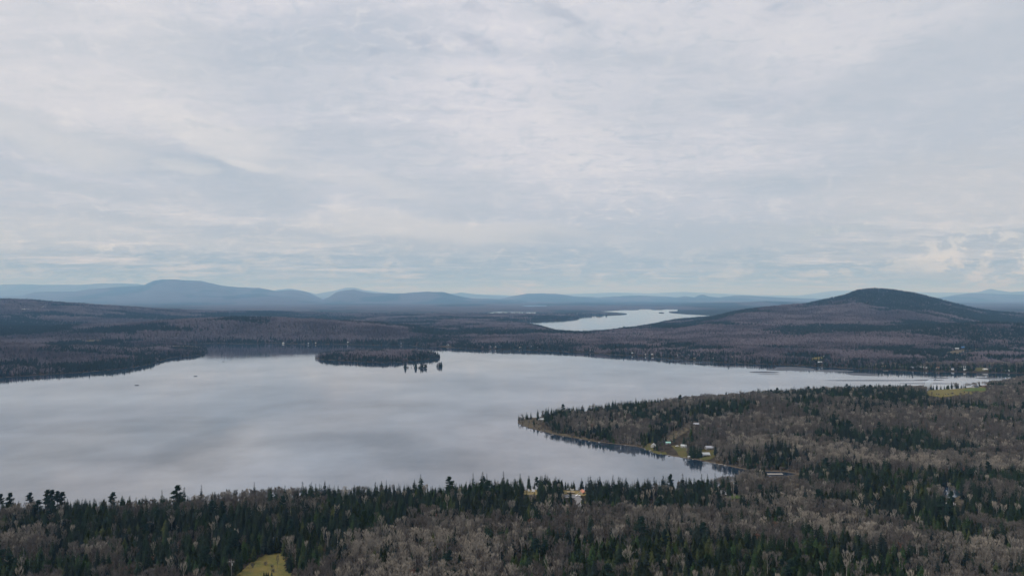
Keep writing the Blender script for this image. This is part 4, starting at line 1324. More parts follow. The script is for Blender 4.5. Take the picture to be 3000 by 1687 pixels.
# far shore cottages, left to right
far = [(830, 1006, 9, 'cream_wall', 'pale_roof', 'pale cottage alone on the far shore left of the island'),
       (905, 1007, 9, 'white_wall', 'pale_roof', 'white cottage on the far shore above the left end of the island'),
       (925, 1006, 8, 'cream_wall', 'grey_roof', 'grey roofed cottage just right of the white one above the island'),
       (1020, 1004, 10, 'grey_wall', 'pale_roof', 'pale roofed cottage on the far shore above the middle of the island'),
       (1176, 1008, 8, 'white_wall', 'pale_roof', 'small white boathouse on the far shore above the right part of the island'),
       (1228, 1011, 10, 'cream_wall', 'tan_roof', 'tan cottage by the little bay left of the sand spit'),
       (1312, 1012, 15, 'grey_wall', 'pale_roof', 'large pale gabled house on the spit of the far shore'),
       (1452, 1018, 10, 'white_wall', 'white_roof', 'bright white steep gabled cottage mirrored in the far water'),
       (1437, 1017, 9, 'grey_wall', 'grey_roof', 'grey cottage just left of the bright white gable'),
       (1468, 1018, 8, 'brown_wall', 'pale_roof', 'small cottage just right of the bright white gable'),
       (1524, 1019, 11, 'cream_wall', 'tan_roof', 'cream cottage on the far shore above open water'),
       (1556, 1017, 9, 'grey_wall', 'pale_roof', 'grey cottage set back from the far shore beside the cream one'),
       (1576, 1020, 9, 'white_wall', 'grey_roof', 'white cottage with grey roof left of the red walled one'),
       (1648, 1023, 10, 'red_wall', 'grey_roof', 'red walled cottage on the far shore'),
       (1730, 1028, 11, 'cream_wall', 'pale_roof', 'cream cottage above the pale beach of the far shore'),
       (1784, 1032, 8, 'white_wall', 'white_roof', 'tall narrow white cottage right of the pale beach'),
       (1852, 1036, 8, 'grey_wall', 'pale_roof', 'small grey boathouse hidden in the shore firs'),
       (1890, 1040, 6, 'white_wall', 'white_roof', 'slim white boathouse standing at the water'),
       (1911, 1040, 11, 'cream_wall', 'pale_roof', 'cream cottage right of the slim white boathouse'),
       (1944, 1042, 11, 'grey_wall', 'pale_roof', 'pale roofed cottage with steep gable at the start of the ruffled water'),
       (1984, 1043, 11, 'grey_wall', 'pale_roof', 'wide pale roofed cottage between the steep gable and the blue cottage'),
       (2036, 1050, 9, 'cream_wall', 'dark_roof', 'low dark roofed cottage where the shore turns'),
       (2087, 1052, 10, 'blue_wall', 'white_roof', 'blue cottage with bright roof on the far shore'),
       (2146, 1048, 10, 'cream_wall', 'tan_roof', 'tan roofed cottage a little uphill from the shore'),
       (2292, 1058, 12, 'cream_wall', 'tan_roof', 'cream cottage left of the small pale meadow'),
       (2368, 1046, 11, 'white_wall', 'grey_roof', 'white house uphill with a pointed gable left of the small meadow'),
       (2381, 1042, 9, 'white_wall', 'white_roof', 'white house uphill at the top of the small meadow'),
       (2416, 1046, 9, 'white_wall', 'pale_roof', 'white house at the right edge of the small meadow'),
       (2372, 1062, 14, 'white_wall', 'pale_roof', 'white cottage at the water below the small meadow'),
       (2402, 1063, 17, 'blue_wall', 'pale_roof', 'long blue grey cottage at the water right of the white one'),
       (2470, 1066, 10, 'brown_wall', 'brown_roof', 'brown cottage half hidden in the shore trees'),
       (2592, 1075, 13, 'cream_wall', 'tan_roof', 'cream cottage with its own pale beach'),
       (2640, 1077, 12, 'grey_wall', 'pale_roof', 'grey cottage right of the pale beach cottage'),
       (2672, 1078, 12, 'white_wall', 'grey_roof', 'white cottage first of the close row on the right shore'),
       (2700, 1078, 12, 'brown_wall', 'pale_roof', 'brown walled cottage in the middle of the close shore row'),
       (2718, 1080, 11, 'white_wall', 'pale_roof', 'white cottage at the right end of the close shore row'),
       (2748, 1080, 11, 'grey_wall', 'brown_roof', 'brown roofed cottage past the close shore row'),
       (2792, 1084, 10, 'white_wall', 'grey_roof', 'small white boathouse near the right end of the far shore'),
       (2822, 1078, 15, 'grey_wall', 'pale_roof', 'large grey house with a wide pale roof on the right shore'),
       (2826, 1085, 10, 'white_wall', 'white_roof', 'white boathouse below the wide pale roofed house'),
       (2886, 1084, 12, 'white_wall', 'white_roof', 'white roofed cottage on the grassy shore lot'),
       (2952, 1088, 9, 'white_wall', 'white_roof', 'last white cottage at the right edge of the far shore')]
for i, (px, py, L, wl, rf, lab) in enumerate(far):
    steep = 'gable' in lab
    house(px, py, L, L * 0.72, 3.2, 4.2 if steep else 2.4, wl, rf, random.uniform(-30, 30) + (90 if steep else 0), lab, clear=random.choice([4, 10, 30]), group='cottages along the far shore', k_=0.55)
house(2820, 1021, 16, 12, 5, 3.5, 'blue_wall', 'blue_roof', 10, 'house wrapped in bright blue sheeting in the hillside clearing', name='house', cat='house', clear=40, k_=0.6)
house(2803, 1023, 13, 7, 3, 1.6, 'white_wall', 'pale_roof', -8, 'white shed left of the blue house in the hillside clearing', name='shed', cat='shed', clear=40, chimney=False, k_=0.75)


def car(px, py, rot, label, paint='white_paint', truck=False, clear=20):
    x, y, z = place(px, py)
    t = thing('car' if not truck else 'pickup_truck', label, 'car' if not truck else 'pickup', (x, y, z + 0.4), R(rot), None, 0.62)
    prof = [(-2.2, 0.35), (-2.25, 0.85), (-1.9, 1.0), (-1.3, 1.05), (-0.7, 1.55), (0.9, 1.58), (1.7, 1.1), (2.2, 1.02), (2.25, 0.35)]
    if truck:
        prof = [(-2.6, 0.4), (-2.65, 1.0), (-1.6, 1.15), (-1.0, 1.75), (0.2, 1.78), (0.45, 1.15), (2.6, 1.12), (2.65, 0.4)]
    m = MB()
    n = len(prof)
    vs = [(a, -0.9, b) for a, b in prof] + [(a, 0.9, b) for a, b in prof]
    m.add(vs, [tuple(range(n)), tuple(range(2 * n - 1, n - 1, -1))] + [(i, i + n, (i + 1) % n + n, (i + 1) % n) for i in range(n)])
    part('body', m, paint, t)
    m = MB()
    m.box(-0.95, -0.93, 1.1, 0.9 if not truck else 0.1, 0.93, 1.45)
    part('side_window', m, 'car_glass', t)
    m = MB()
    m.add([(-1.32, -0.8, 1.09), (-1.32, 0.8, 1.09), (-0.76, 0.8, 1.53), (-0.76, -0.8, 1.53)], [(0, 1, 2, 3)])
    part('windscreen', m, 'car_glass', t)
    for wx in (-1.4, 1.4):
        for wy in (-0.86, 0.86):
            m = MB()
            m.tube((wx, wy - 0.11, 0.33), (wx, wy + 0.11, 0.33), 0.33, 0.33, 10, cap=True)
            part('wheel', m, 'tyre', t)
    for wy in (-0.6, 0.6):
        m = MB()
        m.box(-2.29 - (0.4 if truck else 0), wy - 0.15, 0.65, -2.2 - (0.4 if truck else 0), wy + 0.15, 0.8)
        part('headlight', m, 'glass', t)
    CLEAR.append((x, y, 3.5, clear))


car(1693, 1455, 8, 'white pickup truck parked at the top of the gravel driveway', truck=True, clear=34)
car(1984, 1309, 5, 'white car parked on the gravel left of the mint roofed garage', clear=26)


def dock(px, py, L, W, rot, label, z=0.35):
    x, y = at(px, py)
    t = thing('dock', label, 'dock', (x, y, z), R(rot))
    n = max(4, int(L / 1.0))
    pm = MB()
    pm.box(0.04, -W / 2, 0, L / n - 0.04, W / 2, 0.12)
    me = pm.mesh('plank', [M['dock_wood']])
    for i in range(n):
        link('plank', me, t, loc=(-L / 2 + i * L / n, 0, 0))
    for sx in (-1, 1):
        for sy in (-1, 1):
            m = MB()
            m.tube((sx * (L / 2 - 0.3), sy * (W / 2 - 0.15), -1.6), (sx * (L / 2 - 0.3), sy * (W / 2 - 0.15), 0.35), 0.09, 0.09, 6, cap=True)
            part('post', m, 'pole_wood', t)
    m = MB()
    m.box(-L / 2, -W / 2 + 0.15, -0.22, L / 2, W / 2 - 0.15, -0.02)
    part('frame', m, 'pole_wood', t)
    CLEAR.append((x, y, L * 0.6, 10))


dock(2057, 1347, 3, 1.2, 0, 'pale wooden dock at the left corner of the blue cottage lawn')
dock(2071, 1346, 3, 1.2, 6, 'pale wooden dock at the right corner of the blue cottage lawn')
dock(2111, 1361, 4, 0.9, 18, 'thin wooden dock on the shore right of the blue cottage')
dock(2006, 1341.5, 3, 0.8, -4, 'wooden dock beside the tiny white shed')
dock(1618, 1274, 3, 1.2, 28, 'short pale dock on the brown bank near the tip of the point')
dock(2271, 1389, 11, 2.8, 0, 'beige floating dock at the end of the narrow inlet')
dock(1300, 1016, 12, 2.5, 2, 'long pale dock left of the large gabled house on the far shore')
dock(2595, 1086, 8, 2, 0, 'pale dock in front of the cream beach cottage')


def adirondack(px, py, rot, label):
    x, y, z = place(px, py)
    t = thing('lawn_chair', label, 'chair', (x, y, z + 0.25), R(rot), 'white chairs on the shore lawn', 1.6)
    m = MB()
    m.box(-0.3, -0.3, 0.34, 0.3, 0.3, 0.4)
    part('seat', m, 'white_paint', t)
    m = MB()
    m.add([(-0.3, 0.26, 0.3), (0.3, 0.26, 0.3), (0.3, 0.5, 1.1), (-0.3, 0.5, 1.1), (-0.3, 0.31, 0.3), (0.3, 0.31, 0.3), (0.3, 0.55, 1.1), (-0.3, 0.55, 1.1)],
          [(0, 1, 2, 3), (7, 6, 5, 4), (0, 4, 5, 1), (1, 5, 6, 2), (2, 6, 7, 3), (3, 7, 4, 0)])
    part('backrest', m, 'white_paint', t)
    for sx in (-0.33, 0.33):
        m = MB()
        m.box(sx - 0.06, -0.36, 0.55, sx + 0.06, 0.34, 0.6)
        part('armrest', m, 'white_paint', t)
        for sy in (-0.3, 0.28):
            m = MB()
            m.box(sx - 0.04, sy - 0.04, 0, sx + 0.04, sy + 0.04, 0.55)
            part('leg', m, 'white_paint', t)
    CLEAR.append((x, y, 2.2, 26))


adirondack(1550, 1441, 20, 'single white lawn chair, left of the pair on the west lawn')
adirondack(1560, 1442, -10, 'white lawn chair, left one of the pair on the west lawn')
adirondack(1565, 1442, 15, 'white lawn chair, right one of the pair on the west lawn')
adirondack(1673, 1438, 160, 'white lawn chair at the water between the two lawn cedars')
adirondack(1679, 1438.5, 185, 'white lawn chair under the right lawn cedar')


def boat(px, py, rot, label, people=1):
    x, y = at(px, py)
    t = thing('fishing_boat', label, 'boat', (x, y, 0), R(rot), 'small boats drifting off the left headland')
    m = MB()
    sec = [(-2.4, 0.75, 0.6), (-1.0, 0.9, 0.55), (0.6, 0.85, 0.6), (1.8, 0.5, 0.72), (2.5, 0.04, 0.9)]
    vs, fs = [], []
    for sx, hw, zt in sec:
        vs += [(sx, -hw, zt), (sx, -hw * 0.7, -0.1), (sx, 0, -0.2), (sx, hw * 0.7, -0.1), (sx, hw, zt), (sx, hw * 0.85, zt), (sx, 0, 0.12), (sx, -hw * 0.85, zt)]
    for i in range(4):
        for j in range(8):
            a, b = i * 8 + j, i * 8 + (j + 1) % 8
            fs.append((a, b, b + 8, a + 8))
    fs.append(tuple(range(8))[::-1])
    m.add(vs, fs)
    part('hull', m, 'dark_hull', t)
    for sx in (-1.2, 0.5):
        m = MB()
        m.box(sx - 0.15, -0.7, 0.35, sx + 0.15, 0.7, 0.42)
        part('bench', m, 'dock_wood', t)
    m = MB()
    m.box(-2.75, -0.15, 0.45, -2.4, 0.15, 1.0)
    m.box(-2.66, -0.05, -0.4, -2.54, 0.05, 0.45)
    part('outboard_motor', m, 'tyre', t)
    return t


boat(655, 1059, 70, 'small dark boat closest to the far shore off the left headland')
boat(573, 1102, 10, 'small dark boat in open water below the left headland')
boat(401, 1128.5, 20, 'small dark boat nearest the left edge of the picture')


def utility_pole(px, py, H, label, rot=0, clear=30):
    x, y, z = place(px, py)
    t = thing('utility_pole', label, 'pole', (x, y, z), R(rot))
    m = MB()
    m.tube((0, 0, -0.5), (0, 0, H), 0.16, 0.11, 7, cap=True)
    part('post', m, 'pole_wood', t)
    m = MB()
    m.box(-1.2, -0.07, H - 0.9, 1.2, 0.07, H - 0.72)
    part('crossarm', m, 'pole_wood', t)
    for q in (-1.05, 0, 1.05):
        m = MB()
        m.tube((q, 0, H - 0.72), (q, 0, H - 0.5), 0.06, 0.04, 6, cap=True)
        part('insulator', m, 'white_paint', t)
    m = MB()
    m.tube((0.3, 0, H - 2.4), (0.3, 0, H - 1.5), 0.2, 0.2, 8, cap=True)
    part('transformer', m, 'pale_roof', t)
    CLEAR.append((x, y, 1.8, clear))


utility_pole(2149, 1452, 10, 'wooden utility pole beside the dark gabled cottage')
utility_pole(678, 1700, 9, 'wooden utility pole at the left edge of the near meadow')
utility_pole(1913, 1463, 9, 'slanting pale pole between the near shore firs', 3)

# stumps in the pond
random.seed(91)
for i, (px, py, hh) in enumerate([(2757, 1471, 2.0), (2762, 1473, 1.2), (2772, 1476, 1.8), (2777, 1477, 2.3), (2782, 1476, 1.5), (2787, 1478, 2.5), (2793, 1479, 1.7), (2799, 1478, 1.0)]):
    x, y, z = place(px, py)
    m = MB()
    m.tube((0, 0, -0.4), (0.15, 0.1, hh * 0.6), 0.32, 0.22, 6)
    m.tube((0.15, 0.1, hh * 0.6), (0.1, 0.2, hh), 0.22, 0.05, 5)
    m.tube((0.1, 0.05, hh * 0.45), (0.7, 0.1, hh * 0.7), 0.09, 0.03, 4)
    o = link('dead_stump', m.mesh('dead_stump', [M['snag_wood']]), None, (x, y, z), label='grey-white dead stump standing at the near edge of the woodland pond', category='stump', group='dead stumps in the pond')
    o.rotation_euler = (0, 0, random.uniform(0, 6))


# rocks along the point
def rock(px, py, r, label, group):
    x, y = at(px, py)
    rnd = random.Random(int(px * 7 + py))
    bm_v, bm_f = [], []
    for i in range(5):
        for j in range(8):
            th, ph = math.pi * (i + 0.5) / 5, j * math.pi / 4
            q = r * rnd.uniform(0.75, 1.15)
            bm_v.append((q * math.sin(th) * math.cos(ph), q * math.sin(th) * math.sin(ph) * 0.7, q * 0.6 * math.cos(th)))
    for i in range(4):
        for j in range(8):
            a, b = i * 8 + j, i * 8 + (j + 1) % 8
            bm_f.append((a, a + 8, b + 8, b))
    bm_f += [tuple(range(8)), tuple(range(39, 31, -1))]
    m = MB()
    m.add(bm_v, bm_f)
    link('shore_rock', m.mesh('shore_rock', [M['rock']]), None, (x, y, 0.1), label=label, category='rock', group=group)


for i, (px, py) in enumerate([(1618, 1270), (1650, 1278), (1702, 1287), (1726, 1292), (1756, 1295), (1832, 1304), (1890, 1315), (1905, 1320), (1936, 1329), (1960, 1334), (2030, 1345), (2094, 1357), (2125, 1363), (1545, 1251), (1585, 1262)]):
    rock(px, py + 0.6, 0.7 + (i * 37 % 5) * 0.15, 'pale grey boulder at the waterline of the wooded point', 'boulders along the point')

# smoke from the fire beside the hill meadow
def smoke(px, py, label, hgt=22.0):
    x, y, z = place(px, py)
    m = MB()
    n, rows = 10, 7
    vs, fs = [], []
    rnd = random.Random(5)
    for i in range(rows):
        t = i / (rows - 1)
        r = 1.2 + 5.0 * t ** 0.8
        if i == rows - 1:
            r *= 0.4
        for j in range(n):
            a = j * 6.283 / n
            q = r * rnd.uniform(0.8, 1.2)
            vs.append((t * t * 7 + q * math.cos(a), q * math.sin(a) * 0.8, t * hgt))
    for i in range(rows - 1):
        for j in range(n):
            fs.append((i * n + j, i * n + (j + 1) % n, (i + 1) * n + (j + 1) % n, (i + 1) * n + j))
    fs += [tuple(range(n))[::-1], tuple(range((rows - 1) * n, rows * n))]
    m.add(vs, fs)
    me = m.mesh('smoke', [])
    mt = bpy.data.materials.new('smoke')
    mt.use_nodes = True
    t = NT(mt.node_tree)
    v = t.n('ShaderNodeVolumePrincipled')
    v.inputs['Color'].default_value = (0.85, 0.92, 1.0, 1)
    v.inputs['Density'].default_value = 0.16
    o = t.n('ShaderNodeOutputMaterial')
    t.put(o.inputs['Volume'], v.outputs[0])
    me.materials.append(mt)
    link('smoke', me, None, (x, y, z + 0.5), kind='stuff', label=label)


smoke(2713, 1150, 'thin blue-white smoke rising at the left end of the hill meadow', 17)
CLEAR.append((*place(2714, 1149)[:2], 6, 30))
for q_, r_, l_ in (((1556, 1442), 5.5, 26), ((1543, 1441), 3.5, 24), ((1668, 1443), 4.5, 26), ((1682, 1444), 4.5, 28), ((1693, 1458), 2.6, 30), ((1699, 1474), 3.0, 26), ((1712, 1474), 2.5, 18), ((2150, 1454), 4.5, 22), ((2135, 1454), 3.5, 18),
                   ((806, 1650), 4, 20), ((2790, 1470), 5, 20), ((2660, 1428), 4, 12), ((1930, 1322), 4, 10), ((2290, 1388), 10, 22)):
    CLEAR.append((*place(*q_)[:2], r_, l_))


# ------------------------------------------------------------------ hand-set trees (skyline, lawns, meadow, islets)
HAND = []       # (kind, form, x, y, z, height, width factor, rot, label, group, category, name)


def hand(kind, px, py_base, h, label, wf=1.0, form=None, group=None, cat='tree', name=None, z=None, clear=0):
    x, y, zz = place(px, py_base)
    if z is not None:
        zz = z
    HAND.append((kind, form, x, y, zz, h, wf, random.uniform(0, 6.28), label, group, cat, name))
    NO_TREE.append((x, y, 1.6))
    if clear:
        CLEAR.append((x, y, 2.5, clear))


random.seed(17)
hand('pine', 137, 1497, 13.5, 'tall dark pine with layered crown, leftmost of the shoreline clump of four', form=0, clear=14)
hand('pine', 152, 1496, 13.3, 'tall dense pine, second from the left in the shoreline clump', form=1, clear=14)
hand('pine', 168, 1497, 12.8, 'tall open pine, third from the left in the shoreline clump', form=2, clear=14)
hand('pine', 181, 1496, 12.2, 'shorter pine at the right end of the shoreline clump', form=0, clear=14)
hand('pine', 28, 1500, 12.0, 'flat topped pine near the left edge of the shoreline', form=1)
hand('pine', 2, 1500, 11.5, 'flat topped pine at the very left edge of the picture', form=2)
hand('pine', 517, 1490, 14.6, 'big bushy pine standing alone above the shoreline wood', form=1, wf=1.1)
hand('spruce', 540, 1488, 13.5, 'slim ragged spruce just right of the big bushy pine', form=4)
hand('spruce', 474, 1492, 12.5, 'slender spruce left of the big bushy pine', form=2)
hand('spruce', 590, 1482, 13.5, 'slender spire spruce between the pine and the meadow edge', form=2)
hand('pine', 88, 1499, 12.2, 'ragged bare-topped pine right of the left edge', form=2)
hand('pine', 330, 1497, 12.0, 'dark pine with domed top in the middle of the left shoreline', form=0)
hand('spruce', 745, 1466, 12.5, 'pair spruce with steep top above the bare shoreline trees')
hand('spruce', 1232, 1452, 14.5, 'tall full spruce rising above the dark wood at its notch', form=5)
hand('spruce', 1214, 1453, 11.5, 'lower spruce left of the tall full one at the notch', form=5)
hand('spruce', 1386, 1446, 14.5, 'dark spire spruce on the middle skyline', form=2)
hand('spruce', 1414, 1446, 15.0, 'broad double topped spruce on the middle skyline', form=5, wf=1.2)
hand('spruce', 1426, 1446, 14.0, 'narrow spruce right of the double topped one', form=2)
hand('spruce', 1475, 1444, 15.0, 'tall spruce left of the shore lawn gap', form=2)
hand('spruce', 1524, 1444, 13.5, 'last spruce at the left of the shore lawn gap', form=4)
for i, (px, h, f) in enumerate([(1583, 12.8, 5), (1590, 12.6, 2), (1598, 14.0, 5), (1604, 13.2, 0), (1611, 11.0, 5)]):
    hand('spruce', px, 1449, h, 'dark fir in the dense clump between the two shore lawns', form=f, group='firs between the shore lawns')
hand('spruce', 1628, 1450, 12.5, 'pointed dark fir right of the dense clump between the lawns', form=5)
hand('cedar', 1637, 1444, 9.2, 'grey-green cedar behind the pointed dark fir', form=0)
hand('cedar', 1664, 1437, 5.6, 'small egg shaped cedar on the lawn, left of the two', form=1, clear=20)
hand('cedar', 1682, 1438, 5.6, 'small egg shaped cedar on the lawn, right of the two', form=2, clear=20)
hand('spruce', 1704, 1438, 9.2, 'blue-green spruce standing just behind the pink roof', form=5, clear=10)
for px, h, f, lab in [(1724, 13, 4, 'slim spruce just right of the pink roofed cottage'), (1730, 13.5, 0, 'fuller spruce beside the slim one right of the pink roof'), (1757, 13.5, 0, 'tall spruce with a bushy lower crown on the near shore'),
                      (1783, 11, 2, 'short spire spruce on the near shore'), (1796, 14.0, 4, 'tall ragged spruce on the near shore skyline'), (1834, 12.5, 0, 'rounded dark spruce on the near shore'),
                      (1868, 12.0, 5, 'stout spruce left of the solitary spire'), (1889, 11.5, 5, 'stout spruce left of the tall layered spire'), (1917, 13.0, 4, 'tall layered spire spruce'),
                      (1943, 14.0, 0, 'tall full spruce left of the flat topped larch'), (2000, 14.8, 3, 'tall dense column spruce right of the flat topped larch'), (2022, 12.0, 5, 'pyramid spruce right of the dense column'),
                      (2035, 12.0, 5, 'pyramid spruce second right of the dense column'), (2056, 14.0, 4, 'ragged spire spruce in the right shore group'), (2073, 14.2, 2, 'slim straight spruce in the right shore group'),
                      (2095, 15.0, 2, 'tallest spruce with cross-like top in the right shore group'), (2118, 13.5, 0, 'spruce above the dark gabled cottage'), (2155, 13.0, 4, 'thin spruce right of the utility pole')]:
    hand('spruce', px, 1452 if px < 2050 else 1448, h, lab, form=f)
hand('pine', 1965, 1452, 14.5, 'flat topped larch with an umbrella of bare branches', form=2, wf=0.8)
hand('spruce', 2135, 1452, 12.0, 'pale bushy pine right of the cottage gable', form=3)
for px, py, h, lab in [(1310, 1500, 11, 'white birch with forked top beside the dark firs'), (1347, 1492, 11, 'white birch right of the forked one in the brown gap'), (850, 1512, 12, 'tall white birch trunk in the shoreline wood'),
                       (886, 1500, 9, 'pale forked birch below the red shrub'), (1285, 1530, 9, 'white birch at the edge of the bare wood'), (1630, 1488, 9, 'leaning white birch below the dark fir clump'),
                       (1650, 1492, 10, 'thick white birch right of the leaning one'), (2152, 1486, 9, 'white birch below the green lawn'), (2490, 1680, 11, 'white birch with two forks in the olive wood'),
                       (2480, 1700, 10, 'straight white birch stem left of the forked one'), (2565, 1690, 10, 'curved white birch right of the forked one'), (2635, 1665, 8, 'thin white birch in the middle of the olive wood'),
                       (2397, 1548, 8, 'solitary white stem in the pale bare wood'), (2652, 1475, 9, 'white forked birch in front of the marsh patch'), (1763, 1605, 8, 'white stem in the green wood left'),
                       (1980, 1570, 8, 'short white forked birch in the green wood'), (2240, 1670, 9, 'white birch at the right of the green wood'), (1900, 1478, 10, 'pale bent birch trunk below the near firs'),
                       (1916, 1470, 9, 'orange tinted birch beside the pale pole'), (2475, 1665, 9, 'tall pale birch stem behind the forked one'), (2520, 1705, 10, 'slim birch stem at the lower edge of the olive wood')]:
    hand('birch', px, py, h, lab, cat='birch', clear=3)
hand('pale', 1838, 1660, 8.5, 'silvery bushy bare tree in the green wood', form=0, wf=1.25, clear=10)
hand('pale', 180, 1562, 8, 'pale forked dead tree in the dark left wood', form=1)
hand('red', 886, 1475, 4.5, 'small rust red tree in the shoreline wood')
hand('red', 330, 1530, 5, 'dull red tree in the left wood')
hand('red', 1720, 1610, 5, 'orange brown tree at the edge of the bare wood')
hand('red', 420, 1668, 6, 'reddish budding tree near the bottom left')
hand('red', 452, 1664, 6.5, 'second reddish budding tree near the bottom left')
hand('red', 2560, 1440, 6, 'rust tinted tree left of the marsh patch')
hand('bare', 733, 1678, 5.0, 'small bare tree in the near meadow, left of the pair', form=2)
hand('bare', 741, 1678, 5.0, 'small bare tree in the near meadow, right of the pair', form=0)
hand('bare', 813, 1676, 8.5, 'thin bare tree at the right side of the near meadow', form=3, wf=0.5)
for px in (773, 780, 786, 796):
    hand('spruce', px, 1692, 3.2, 'small young fir at the foot of the near meadow', form=3, group='young firs at the meadow foot')
hand('spruce', 2405, 1520, 6, 'dark small spruce alone in the pale bare wood', form=3)
hand('spruce', 2482, 1543, 6, 'second dark small spruce in the pale bare wood', form=3)
hand('birch', 2780, 1447, 8, 'yellowish dead tree standing above the pond', cat='tree')
# point: tip trees
for px, py, h, f, lab in [(1520, 1233, 8, 2, 'outermost thin spruce at the tip of the point'), (1532, 1232, 8, 4, 'second thin spruce from the tip of the point'), (1543, 1230, 9, 4, 'third spruce from the tip of the point'),
                          (1555, 1229, 9.5, 2, 'spruce with bare neighbours near the tip'), (1575, 1232, 12.5, 0, 'tall dark spruce in front of the white roofed cottage'), (1564, 1245, 7, 3, 'low fir on the brown bank of the point'),
                          (1607, 1219, 11, 4, 'tall spire on the back shore of the point'), (1616, 1219, 10, 0, 'broad spruce on the back shore of the point'), (1640, 1222, 10, 2, 'spire right of the gap to the water'),
                          (2026, 1338, 11, 5, 'cedar at the left end of the clump by the blue cottage'), (2034, 1339, 10.5, 5, 'cedar in the middle of the clump by the blue cottage'), (2043, 1340, 10, 5, 'cedar right of the middle in the clump by the blue cottage'),
                          (2052, 1340, 11, 5, 'cedar at the right end of the clump, touching the blue cottage'), (1917, 1320, 6, 3, 'round fir in front of the white gabled cottage'), (1925, 1320, 6.5, 3, 'second round fir in front of the white gabled cottage'),
                          (1974, 1298, 10, 6, 'dark fir below the sandy track')]:
    hand('spruce', px, py, h, lab, form=f)
hand('bare', 1525, 1236, 6, 'bare small tree at the outermost tip', form=2)
# islet trees
for px, py, h, f, lab in [(1190, 1077, 6.5, 4, 'middle spruce of the leftmost islet'), (1195, 1077, 5, 4, 'right spruce of the leftmost islet'), (1186, 1077, 5.5, 2, 'left thin spruce of the leftmost islet'),
                          (1205, 1076, 4, 2, 'lone thin tree on the smallest islet'), (1217, 1077, 6, 2, 'lone spruce on the third islet'), (1214, 1077, 3, 3, 'low shrubby fir on the third islet'),
                          (1233, 1077.5, 7, 3, 'wide fir at the left of the fourth islet'), (1239, 1077.5, 9.5, 2, 'tallest spire of the fourth islet'), (1244, 1077.5, 5.5, 3, 'low fir in the dip of the fourth islet'), (1249, 1077.5, 9, 0, 'pointed spruce at the right of the fourth islet'),
                          (1281, 1073, 6, 3, 'low fir at the left of the rightmost islet'), (1288, 1073, 10, 5, 'broad tall spruce of the rightmost islet'), (1293, 1073, 10.5, 5, 'tall spruce at the right edge of the rightmost islet'), (1228, 1077.5, 5, 3, 'low fir at the left tip of the fourth islet')]:
    hand('spruce', px, py, h, lab, form=f, z=0.3, wf=1.5)


# ------------------------------------------------------------------ scatter the forest
def keep_clear(x, y, s, margin=0.0):
    ok = s > 0.7
    for p in OPEN:
        far_p = p[0][1] > 1050
        for k_ in ((1.0, 1.02, 1.045) if (p is POND or p is MARSH_LEFT) else (1.0, 1.018) if far_p else (1.0, 1.04, 1.075)):
            ok &= ~inside(p, x * k_, y * k_)
    ok &= ~inside(POND2, x, y)
    for hx, hy, r, ln in CLEAR:
        dn = math.hypot(hx, hy)
        ux, uy = -hx / dn, -hy / dn
        rx, ry = x - hx, y - hy
        al = rx * ux + ry * uy
        ac = np.abs(rx * uy - ry * ux)
        ok &= ~((al > -r * 0.6) & (al < ln) & (ac < r))
    for hx, hy, r in NO_TREE:
        ok &= (x - hx) ** 2 + (y - hy) ** 2 > r * r
    return ok


def grid_pts(y0, y1, um, step):
    ys = np.arange(y0, y1, step)
    xm = y1 * um
    xs = np.arange(-xm, xm, step)
    X, Y = np.meshgrid(xs, ys)
    X = X + rng.uniform(-0.48, 0.48, X.shape) * step
    Y = Y + rng.uniform(-0.48, 0.48, Y.shape) * step
    m = np.abs(X) < Y * um + 15
    return X[m], Y[m]


def scatter(y0, y1, step, um=0.77):
    x, y = grid_pts(y0, y1, um, step)
    s = shore(x, y)
    m = s > (0.8 if y0 > 1300 else 1.5)
    x, y, s = x[m], y[m], s[m]
    m = keep_clear(x, y, s)
    x, y, s = x[m], y[m], s[m]
    return x, y, s, height(x, y, s)


TREES = []      # dict of arrays


def classify(x, y, s, z):
    con = conifer_share(x, y, s)
    oli = olive_share(x, y)
    n = len(x)
    r1, r2, r3 = rng.random(n), rng.random(n), rng.random(n)
    kind = np.full(n, 'bare', dtype=object)
    kind[rng.random(n) < pale_share(x, y)] = 'pale'
    kind[(r3 > 0.955)] = 'birch'
    kind[(r3 > 0.948) & (r3 < 0.955)] = 'red'
    lone = rng.random(n) < 0.09
    c = (r1 < con) | (lone & (con < 0.5) & (fbm(x, y, 18, 2, 97) > 0.42))
    kind[~c & (con > 0.6) & (kind == 'pale')] = 'bare'
    kind[c] = 'spruce'
    kind[c & (r2 < oli)] = 'young_fir'
    kind[c & (r2 > 0.975)] = 'birch'
    kind[c & (r2 > 0.965) & (r2 <= 0.975)] = 'pine'
    return kind, con


x, y, s, z = scatter(235, 700, 3.7)
kind, con = classify(x, y, s, z)
near_all = dict(x=x, y=y, s=s, z=z, kind=kind)
x, y, s, z = scatter(700, 1330, 4.6)
_k = ~((y > 1040) & (x / y * F_PX + 1500 < 760))
x, y, s, z = x[_k], y[_k], s[_k], z[_k]
kind, con = classify(x, y, s, z)
mid_all = dict(x=x, y=y, s=s, z=z, kind=kind)

HEIGHTS = dict(spruce=(6.5, 14.0), young_fir=(6, 10.8), bare=(6.5, 11.8), pale=(7.5, 10.5), birch=(8.5, 11.5), red=(5, 8), pine=(11, 14), bush=(2, 4), cedar=(5, 8))


